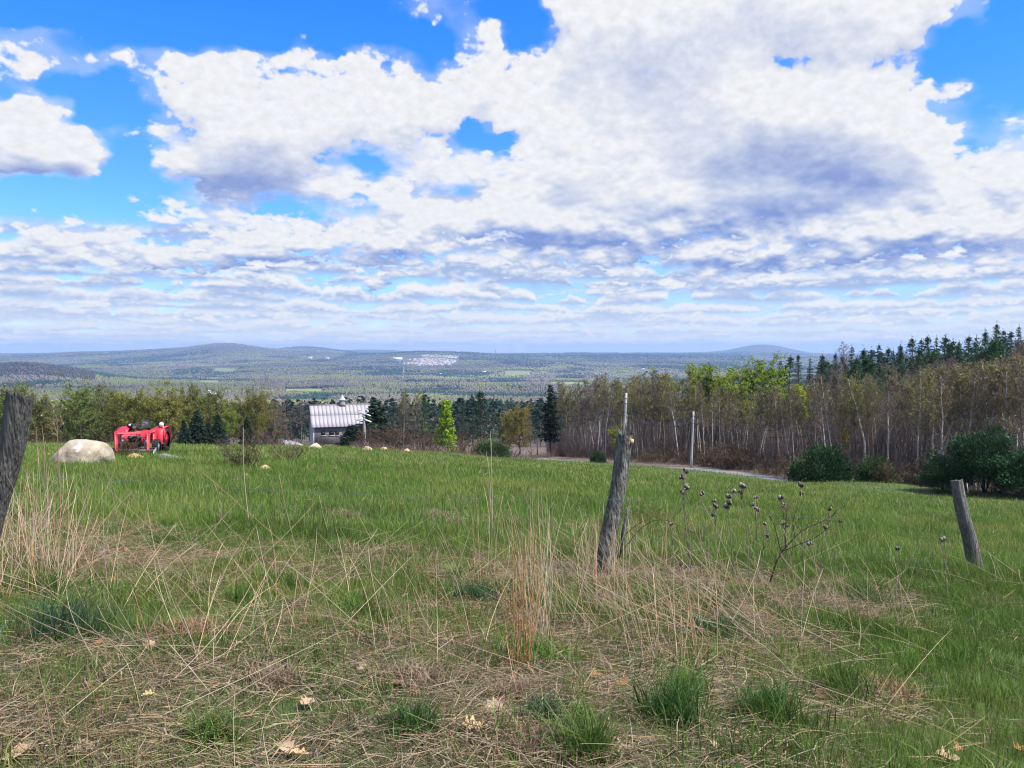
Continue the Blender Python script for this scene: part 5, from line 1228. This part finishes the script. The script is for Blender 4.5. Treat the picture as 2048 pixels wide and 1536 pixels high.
def build_grass():
    rng = np.random.default_rng(11); parts = []
    for (n, y0, y1, hm, wm) in ((300000, 2.3, 9, .075, .0042), (230000, 8.2, 24, .15, .0085), (230000, 22, 125, .17, .026)):
        y = np.sqrt(rng.uniform(y0**2, y1**2, n)) if y1 < 30 else y0*(y1/y0)**rng.uniform(0, 1, n); u = rng.uniform(-.86, .78, n); x = u*y
        px = 1024+u*FPX; edge = np.interp(px, [-400, 0, 640, 860, 1050, 1250, 1420, 1600, 1850, 2048, 2400], [60, 60, 66, 84, 106, 96, 90, 79, 65, 54.5, 47])
        s = straw_share(x, y); clump = vnoise(x/.28, y/.28, 31)*.5+vnoise(x/.8, y/.8, 32)*.5; k = (y < edge)
        k &= rng.uniform(0, 1, n) > np.clip(s*.75-clump*.5, 0, .85)*(y < 9)
        x, y, s, clump = x[k], y[k], s[k], clump[k]; n = len(x); g = rng.uniform(0, 1, (n, 1)); fld = sm(7.2, 8.8, y)
        h = hm*(1+.9*clump)*rng.uniform(.5, 1.5, n)*(1+.45*fld*(y < 9)); h = np.clip(h, .02, .4)
        w = wm*rng.uniform(.7, 1.3, n)*(y/((y0+y1)*.5) if y1 < 30 else y/45)**.7
        big = (vnoise(x/5, y/3, 33)*.5+vnoise(x/1.6, y/1.2, 34)*.4)[:, None]
        c = GR1*(1-g)+GR2*g; c = c+np.clip(big*1.6+.12+.30*sm(12, 60, y)[:, None], 0, 1)*(GR3-c)*.8; c = c*(.86+.20*fld[:, None])*(1-.38*np.clip(vnoise(x/2.2, y/1.5, 35)*1.4+vnoise(x/.7, y/.6, 36)*.8-.15, 0, 1)[:, None]*fld[:, None])
        c = c*np.array([1.0, .95, 1.0])*(1+.12*rng.normal(size=(n, 1)))
        dry = rng.uniform(0, 1, n) < np.clip(s*.55+.09, 0, .6); c[dry] = (DRY*.8)*rng.uniform(.5, 1.1, (dry.sum(), 1)); h[dry] *= .8
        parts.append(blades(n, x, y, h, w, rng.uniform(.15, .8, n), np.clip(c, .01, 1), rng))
    n0 = 420; cy = np.sqrt(rng.uniform(2.4**2, 9.5**2, n0)); cx = rng.uniform(-.78, .72, n0)*cy; keep = rng.uniform(0, 1, n0) > straw_share(cx, cy)*.9-.1; cx, cy = cx[keep], cy[keep]
    for X0, Y0 in zip(cx, cy):
        m = rng.integers(40, 170); W = rng.uniform(.04, .16); x = X0+rng.normal(size=m)*W; y = Y0+rng.normal(size=m)*W*.8; g = rng.uniform(0, 1); c = (GR1*(1-g)+GR2*g)*rng.uniform(.6, 1.05)*rng.uniform(.7, 1.25, (m, 1))
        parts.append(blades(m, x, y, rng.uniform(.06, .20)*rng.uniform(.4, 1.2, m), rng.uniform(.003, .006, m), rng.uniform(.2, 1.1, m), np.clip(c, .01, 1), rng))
    n = 26000; y = np.sqrt(rng.uniform(2.3**2, 9**2, n)); x = rng.uniform(-.8, .74, n)*y; k = rng.uniform(0, 1, n) < np.clip(straw_share(x, y)*.9+.08, 0, 1); x, y = x[k], y[k]; n = len(x)
    parts.append(blades(n, x, y, rng.uniform(.05, .13, n), rng.uniform(.003, .008, n), rng.uniform(.9, 2.4, n), np.clip(np.array([.36, .28, .18])*rng.uniform(.3, 1.25, (n, 1)), .02, .8), rng, bend=1.6))
    V, F, Cc = join(parts); tag(mesh('grass', V, F, M['grass'], None, Cc), kind='stuff', label='green spring grass of the sloping field', cat='grass')
build_grass()
def straw_mesh(P0, D, L, droop, r, col, rng, k=3, segs=5, head=None):
    """thin round straws: start, direction, length; droop bends them down, head thickens the tip"""
    n = len(P0); t = np.linspace(0, 1, segs+1); side = rng.normal(size=(n, 3)); side[:, 2] = 0; side /= np.linalg.norm(side, axis=1)[:, None]+1e-9
    P = P0[:, None]+D[:, None]*(L[:, None]*t)[..., None]+side[:, None]*(rng.uniform(0, .14, n)[:, None]*L[:, None]*np.sin(t*2.2)[None])[..., None]
    P[:, :, 2] -= (droop*L)[:, None]*t[None]**2
    kk = rng.uniform(0, 1, n) < np.where(L > .5, .06, .22); kt = rng.uniform(.35, .85, n); kd = rng.normal(size=(n, 3))*.5; kd[:, 2] -= .35
    P += np.where(kk[:, None, None], kd[:, None]*(np.maximum(0, t[None]-kt[:, None])*L[:, None])[..., None], 0)
    g = zt(P[:, :, 0].ravel(), P[:, :, 1].ravel()).reshape(n, segs+1)+.012; P[:, 1:, 2] = np.maximum(P[:, 1:, 2], g[:, 1:])
    A = np.cross(D, [0.02, .1, 1.0]); A /= np.linalg.norm(A, axis=1)[:, None]+1e-9; B = np.cross(D, A); a = np.arange(k)/k*2*pi
    rr = r[:, None]*np.interp(t, [0, .8, 1], [1.1, .75, .35])[None]
    if head is not None: rr = rr*np.where((t > .78) & (t < .99), np.where(head[:, None], 2.1, 1), 1)
    V = P[:, :, None]+rr[..., None, None]*(np.cos(a)[None, None, :, None]*A[:, None, None]+np.sin(a)[None, None, :, None]*B[:, None, None])
    m = (segs+1)*k; base = (np.arange(n)*m)[:, None, None]; i = (np.arange(segs)*k)[None, :, None]; j = np.arange(k)[None, None]; j2 = (j+1) % k
    Q = np.stack(np.broadcast_arrays(base+i+j, base+i+j2, base+i+k+j2, base+i+k+j), -1).reshape(-1, 4)
    return V.reshape(-1, 3), Q, np.zeros((0, 3), int), np.repeat(col, m, 0)
STRAW = np.array([.50, .385, .25])
def straw_col(n, rng): return np.clip(STRAW*rng.uniform(.5, 1.15, (n, 1))*(1+.08*rng.normal(size=(n, 3)))*np.where(rng.uniform(0, 1, (n, 1)) < .15, np.array([[.85, .68, .48]]), 1), .02, .9)
def build_straw():
    rng = np.random.default_rng(12); parts = []
    # matted litter lying on the ground
    n = 150000; y = np.sqrt(rng.uniform(2.3**2, 9.3**2, n)); x = rng.uniform(-.8, .74, n)*y; s = straw_share(x, y); k = rng.uniform(0, 1, n) < np.clip(s*.88+.02, 0, .85); x, y = x[k], y[k]; n = len(x)
    a = np.where(rng.uniform(0, 1, n) < .5, rng.normal(-.65, .6, n), rng.uniform(0, 2*pi, n)); el = np.abs(rng.normal(.0, .22, n)); D = np.stack([np.cos(a)*np.cos(el), np.sin(a)*np.cos(el), np.sin(el)], 1)
    L = rng.uniform(.05, .24, n); P0 = np.stack([x, y, zt(x, y)+rng.uniform(.004, .045, n)], 1)
    c = np.clip(np.array([.42, .32, .20])*rng.uniform(.15, 1.2, (n, 1))*(1+.08*rng.normal(size=(n, 3))), .02, .8)
    parts.append(straw_mesh(P0, D, L, rng.uniform(0, .3, n), rng.uniform(.0010, .0022, n), c, rng, 3, 2))
    # straw scattered through the green field, short
    n = 70000; y = 8.5*(70/8.5)**rng.uniform(0, 1, n); x = rng.uniform(-.86, .72, n)*y; s = straw_share(x, y); k = rng.uniform(0, 1, n) < np.clip(s*1.2-.02, .02, 1); x, y = x[k], y[k]; n = len(x)
    a = rng.uniform(0, 2*pi, n); el = np.abs(rng.normal(.5, .5, n)); D = np.stack([np.cos(a)*np.cos(el), np.sin(a)*np.cos(el), np.sin(el)], 1)
    parts.append(straw_mesh(np.stack([x, y, zt(x, y)+.03], 1), D, rng.uniform(.15, .4, n), rng.uniform(.1, .5, n), rng.uniform(.0012, .002, n)*(y/8), straw_col(n, rng), rng, 3, 2))
    # long straws, most leaning or fallen towards the lower right
    n = 1700; y = np.sqrt(rng.uniform(2.5**2, 8.2**2, n)); x = rng.uniform(-.78, .70, n)*y; s = straw_share(x, y); k = rng.uniform(0, 1, n) < np.clip(s*.9+.06, 0, 1); x, y = x[k], y[k]; n = len(x)
    a = np.where(rng.uniform(0, 1, n) < .62, rng.normal(2.5, .45, n), rng.uniform(0, 2*pi, n)); el = np.abs(rng.normal(.20, .24, n)); D = np.stack([np.cos(a)*np.cos(el), np.sin(a)*np.cos(el), np.sin(el)], 1)
    parts.append(straw_mesh(np.stack([x, y, zt(x, y)+.02], 1), D, rng.uniform(.35, .95, n), rng.uniform(0, .25, n), rng.uniform(.0012, .0021, n), straw_col(n, rng), rng))
    # standing bunches: (base px, py, count, spread m, lean az, lean, length, length spread)
    for (px, py, n, sp, az, el, L, col) in [(100, 1150, 60, .22, 2.4, 1.15, .9, 1), (40, 1190, 45, .35, 2.3, 1.0, .8, 1), (30, 1120, 50, .3, 2.0, 1.25, .8, 1), (1045, 1345, 34, .05, 2.2, 1.38, .75, 2), (1075, 1290, 40, .08, 2.1, 1.33, .95, 1), (1170, 1260, 40, .28, 2.3, 1.05, .7, 1), (1260, 1250, 50, .4, 2.5, .85, .8, 1), (1380, 1240, 60, .5, 2.6, .65, .85, 1), (1500, 1280, 50, .55, 2.65, .5, .85, 1), (1650, 1300, 30, .6, 2.7, .4, .8, 1), (1330, 1330, 40, .25, 2.0, 1.2, .55, 1),
                                              (1010, 1180, 26, .35, 2.0, 1.35, .8, 1), (900, 1180, 16, .5, 2.2, 1.2, .7, 1), (560, 1200, 20, .7, 2.4, .65, .9, 1), (300, 1230, 30, .6, 2.5, .45, .95, 1), (430, 1330, 26, .5, 2.5, .5, .9, 1), (700, 1300, 18, .6, 2.2, .8, .6, 1), (1600, 1200, 30, .7, 2.2, 1.1, .7, 1), (1750, 1250, 22, .5, 2.3, .6, .6, 1), (1990, 1180, 14, .5, 1.8, 1.1, .5, 1), (220, 1150, 14, .5, 2.4, .7, .8, 1), (1300, 1130, 26, .5, 1.9, 1.25, .7, 1), (1190, 1160, 40, .18, 1.9, 1.25, .6, 1), (820, 1230, 12, .5, 2.2, .8, .6, 1)]:
        b = gpx(px, py); bx = b[0]+rng.normal(size=n)*sp*.6; by = b[1]+rng.normal(size=n)*sp*.4; a = rng.normal(az, .75, n); e = np.clip(rng.normal(el, .22, n), .08, 1.5)
        D = np.stack([np.cos(a)*np.cos(e), np.sin(a)*np.cos(e), np.sin(e)], 1); c = straw_col(n, rng)
        if col == 2: c = np.clip(c*np.array([.84, .64, .40]), .02, .8)
        parts.append(straw_mesh(np.stack([bx, by, zt(bx, by)], 1), D, L*rng.uniform(.45, 1.15, n), rng.uniform(0, .12, n), rng.uniform(.0013, .0023, n)*np.maximum(1, b[1]/5.5), c, rng, 3, 7, rng.uniform(0, 1, n) < .45))
    # single tall straws seen against the field
    rows = [(1000, 1100, 985, 945), (975, 1080, 960, 900), (985, 905, 980, 858), (600, 1130, 560, 935), (440, 1060, 418, 962), (640, 1150, 400, 930), (1090, 1100, 1040, 960), (1110, 1110, 1075, 1000), (1480, 1010, 1481, 935), (1530, 1090, 1484, 942), (500, 890, 495, 850), (100, 1040, 80, 845), (113, 1000, 88, 850), (330, 1090, 250, 985), (1720, 1090, 1660, 1000), (1560, 1170, 1520, 985), (240, 1000, 190, 900), (760, 1150, 745, 1040), (870, 1080, 850, 985), (1640, 1120, 1575, 990), (660, 1080, 640, 985)]
    P0, D, L = [], [], []
    for (x0, y0, x1, y1) in rows:
        b = gpx(x0, max(y0, 1060)); Y = b[1]; t = ppx(x1, y1, Y*.98); v = t-b; P0.append(b); L.append(np.linalg.norm(v)); D.append(v/L[-1])
    n = len(P0); P0, D, L = np.array(P0), np.array(D), np.array(L); parts.append(straw_mesh(P0, D, L, np.full(n, .02), .0024*np.maximum(1, P0[:, 1]/5.5), straw_col(n, rng)*1.1, rng, 4, 8, np.ones(n, bool)))
    V, F, Cc = join(parts); F = [f for f in F if len(f)]
    tag(mesh('dry_grass', V, F, M['straw'], None, Cc), kind='stuff', label='tan dead grass and fallen straw along the old fence', cat='dry grass')
build_straw()
def tussock(px, py, wid, hh, col, lab, cat, n=240, dead=False, seed=0):
    rng = np.random.default_rng(600+seed); b = gpx(px, py); W = wid/FPX*b[1]/2; q_ = np.where(rng.uniform(0, 1, n) < .3, 1.35, 1); e_x = rng.normal(size=n)*W*.42*q_; e_y = rng.normal(size=n)*W*.36*q_; x, y = b[0]+e_x, b[1]+e_y
    c = jitcol(rng, col, n, .35); h = hh*rng.uniform(.35, 1.2, n)/q_**.8; v, q, t, cc = blades(n, x, y, h, rng.uniform(.003, .006, n), rng.uniform(.15, .75 if not dead else 1.6, n)+.6*np.hypot(e_x, e_y)/W, c, rng, bend=.6 if not dead else 1.5)
    v = v-b; tag(mesh('grass_tussock', v, [q, t], M['straw' if dead else 'grass'], None, cc, False, tuple(b)), lab, cat, 'grass tussocks in the foreground')
BG, LG, DK = (.050, .110, .045), (.095, .165, .030), (.055, .120, .026)
for k, (px, py, w, h, col, lab, dead) in enumerate([
    (135, 1275, 200, .26, (.048, .098, .050), 'large blue-green tussock under the straw at the left', False), (1345, 1440, 150, .24, DK, 'dense dark green tussock in the lower middle', False), (1682, 1385, 140, .20, LG, 'bright green tussock among fallen straw at the lower right', False), (1535, 1435, 130, .19, DK, 'dark green tussock between the dense one and the bright one', False),
    (830, 1465, 130, .15, DK, 'soft green tussock left of the pale oak leaf', False), (950, 1205, 110, .18, BG, 'blue-green tussock left of the middle straw bunches', False), (1175, 1520, 110, .22, LG, 'bright grass tuft at the bottom border', False), (1730, 1210, 110, .16, DK, 'green tussock under the lone dry stalk', False), (1090, 1440, 110, .12, BG, 'low blue-green tuft right of the pale oak leaf', False), (420, 1480, 120, .12, LG, 'low green tuft near the bottom left leaves', False), (1440, 1270, 120, .15, BG, 'blue-green tuft beneath the fallen straw right of the middle post', False),
    (830, 1370, 170, .13, (.24, .175, .115), 'dead tan tussock bowing outward in the centre foreground', True), (1080, 1500, 170, .12, (.22, .155, .10), 'dead brown tussock at the bottom middle', True), (380, 1275, 150, .13, (.25, .15, .085), 'rust-brown dead tussock left of centre', True), (545, 1370, 140, .12, (.23, .165, .11), 'pale dead tussock right of the rust-brown one', True), (1030, 1395, 110, .10, (.22, .15, .10), 'small dead tussock at the foot of the orange straw bunch', True), (1780, 1390, 120, .10, (.26, .17, .09), 'flattened straw-brown tussock right of the bright green one', True), (1440, 1160, 120, .10, (.26, .19, .12), 'matted dead tussock below the seed-pod stalks', True), (690, 1035, 60, .14, (.26, .20, .12), 'tan tussock out in the green field', True), (870, 1033, 70, .14, (.28, .21, .13), 'wider tan tussock out in the green field', True)]):
    tussock(px, py, w, h, col, lab, 'tussock', 430 if not dead else 650, dead, k)
# dead leaves
def oak_leaf(px, py, L, lab, col, seed):
    rng = np.random.default_rng(700+seed); b = gpx(px, py); n = 11; t = np.linspace(0, 1, n); w = np.sin(t**.8*pi)**.8*.36*(1+.42*np.cos(t*pi*7))+.02; w[0] = w[-1] = .02
    ph = rng.uniform(0, 2*pi); curl = rng.uniform(.3, .9); V = []; Q = []
    for i in range(n):
        for s in (-1, -.5, 0, .5, 1): V.append((t[i]-.5, s*w[i], curl*.5*(s*w[i]*2)**2*.8+.16*curl*math.sin(t[i]*4+ph)+.03*rng.normal()))
    for i in range(n-1):
        for j in range(4): Q.append((i*5+j, i*5+j+1, i*5+6+j, i*5+5+j))
    V = np.array(V)*L; a = rng.uniform(0, 2*pi); c, s = math.cos(a), math.sin(a); tl = rng.uniform(-.5, .5); R = np.array([[c, -s, 0], [s, c, 0], [0, 0, 1]])@np.array([[1, 0, 0], [0, math.cos(tl), -math.sin(tl)], [0, math.sin(tl), math.cos(tl)]])
    e = mesh('dead_leaf', V@R.T, np.array(Q), M['leaf'], None, np.array(col)*rng.uniform(.85, 1.1), True, tuple(b+np.array([0, 0, .035]))); tag(e, lab, 'dead leaf', 'dead oak leaves in the grass')
PALE, ORG, BRN = (.42, .31, .20), (.38, .20, .08), (.24, .13, .07)
for k, (px, py, L, col, lab) in enumerate([
    (985, 1432, .11, PALE, 'pale oak leaf in the lower middle, lightest of all'), (1082, 1437, .08, PALE, 'pale crumpled leaf right of the lightest one'), (945, 1467, .10, (.55, .38, .19), 'tan leaf just below the lightest one'), (1250, 1520, .12, PALE, 'broad pale leaf at the bottom right of centre'), (1215, 1500, .08, BRN, 'curled brown leaf above the broad pale one'), (35, 1527, .12, (.50, .35, .2), 'tan leaf in the bottom left corner'), (65, 1515, .10, PALE, 'pale leaf beside the one in the bottom left corner'), (165, 1520, .10, PALE, 'pale leaf lying near the bottom left corner'),
    (435, 1468, .10, ORG, 'orange-tan leaf in the left foreground, lower one'), (300, 1305, .09, PALE, 'pale leaf beside the rust-brown tussock'), (470, 1303, .09, PALE, 'pale leaf right of the rust-brown tussock'), (200, 1298, .07, BRN, 'red-brown leaf under the big blue-green tussock'), (255, 1110, .10, ORG, 'orange leaf caught in straw at the left of the field'), (262, 1130, .08, BRN, 'brown leaf just below the orange one'), (225, 1170, .07, ORG, 'small rusty leaf right of the left straw bunch'), (600, 1525, .10, (.5, .33, .18), 'tan leaf at the bottom border left of centre'), (570, 1517, .09, PALE, 'pale leaf at the bottom border left of centre'), (615, 1420, .09, PALE, 'pale leaf above the bottom tan one'),
    (265, 1410, .07, ORG, 'small orange leaf in the left foreground'), (298, 1408, .07, (.55, .45, .2), 'yellowish leaf next to the small orange one'), (180, 1415, .07, PALE, 'pale curled leaf at the left near the lower straw'), (810, 1200, .08, PALE, 'pale leaf at the edge of the green field'), (1190, 1365, .08, ORG, 'orange leaf in grass right of the orange bunch'), (1245, 1380, .08, ORG, 'orange leaf left of the dense dark tussock'), (1775, 1390, .08, (.55, .42, .16), 'yellow-tan leaf right of the bright green tussock'), (1815, 1408, .06, ORG, 'small orange curl right of the yellow-tan leaf'), (1895, 1530, .10, (.55, .38, .22), 'tan leaf at the bottom border on the right'), (2040, 1515, .07, ORG, 'orange leaf in the bottom right corner'), (1915, 1515, .06, ORG, 'bright chip of leaf above the bottom right tan leaf'), (1640, 1405, .08, BRN, 'brown leaf left of the bright green tussock'), (725, 1350, .07, PALE, 'pale leaf left of the dead centre tussock'), (800, 1382, .07, ORG, 'orange leaf under the dead centre tussock'), (1110, 1098, .06, ORG, 'orange leaf caught in straw left of the middle post'), (1440, 1510, .08, PALE, 'pale leaf under the dark tussock at the bottom right of centre')]):
    oak_leaf(px, py, L*.85, lab, col, k)

# ------------------------------------------------------------------ the air
HAZE_DENSITY = 6.6e-5
def build_haze():
    mb = MB(); z0, z1 = -330., 126.; mb.box((0, 0, (z0+z1)/2), (37400, 37400, z1-z0)); m = bpy.data.materials.new('haze_air'); m.use_nodes = True; nt = m.node_tree; nt.nodes.clear()
    v = nt.nodes.new('ShaderNodeVolumePrincipled'); o = nt.nodes.new('ShaderNodeOutputMaterial'); v.inputs['Density'].default_value = HAZE_DENSITY; v.inputs['Color'].default_value = (.38, .61, 1.0, 1); v.inputs['Anisotropy'].default_value = .1
    nt.links.new(v.outputs[0], o.inputs['Volume']); tag(mb.build('haze', m), kind='stuff', label='thin blue air over the whole valley', cat='haze')
build_haze()
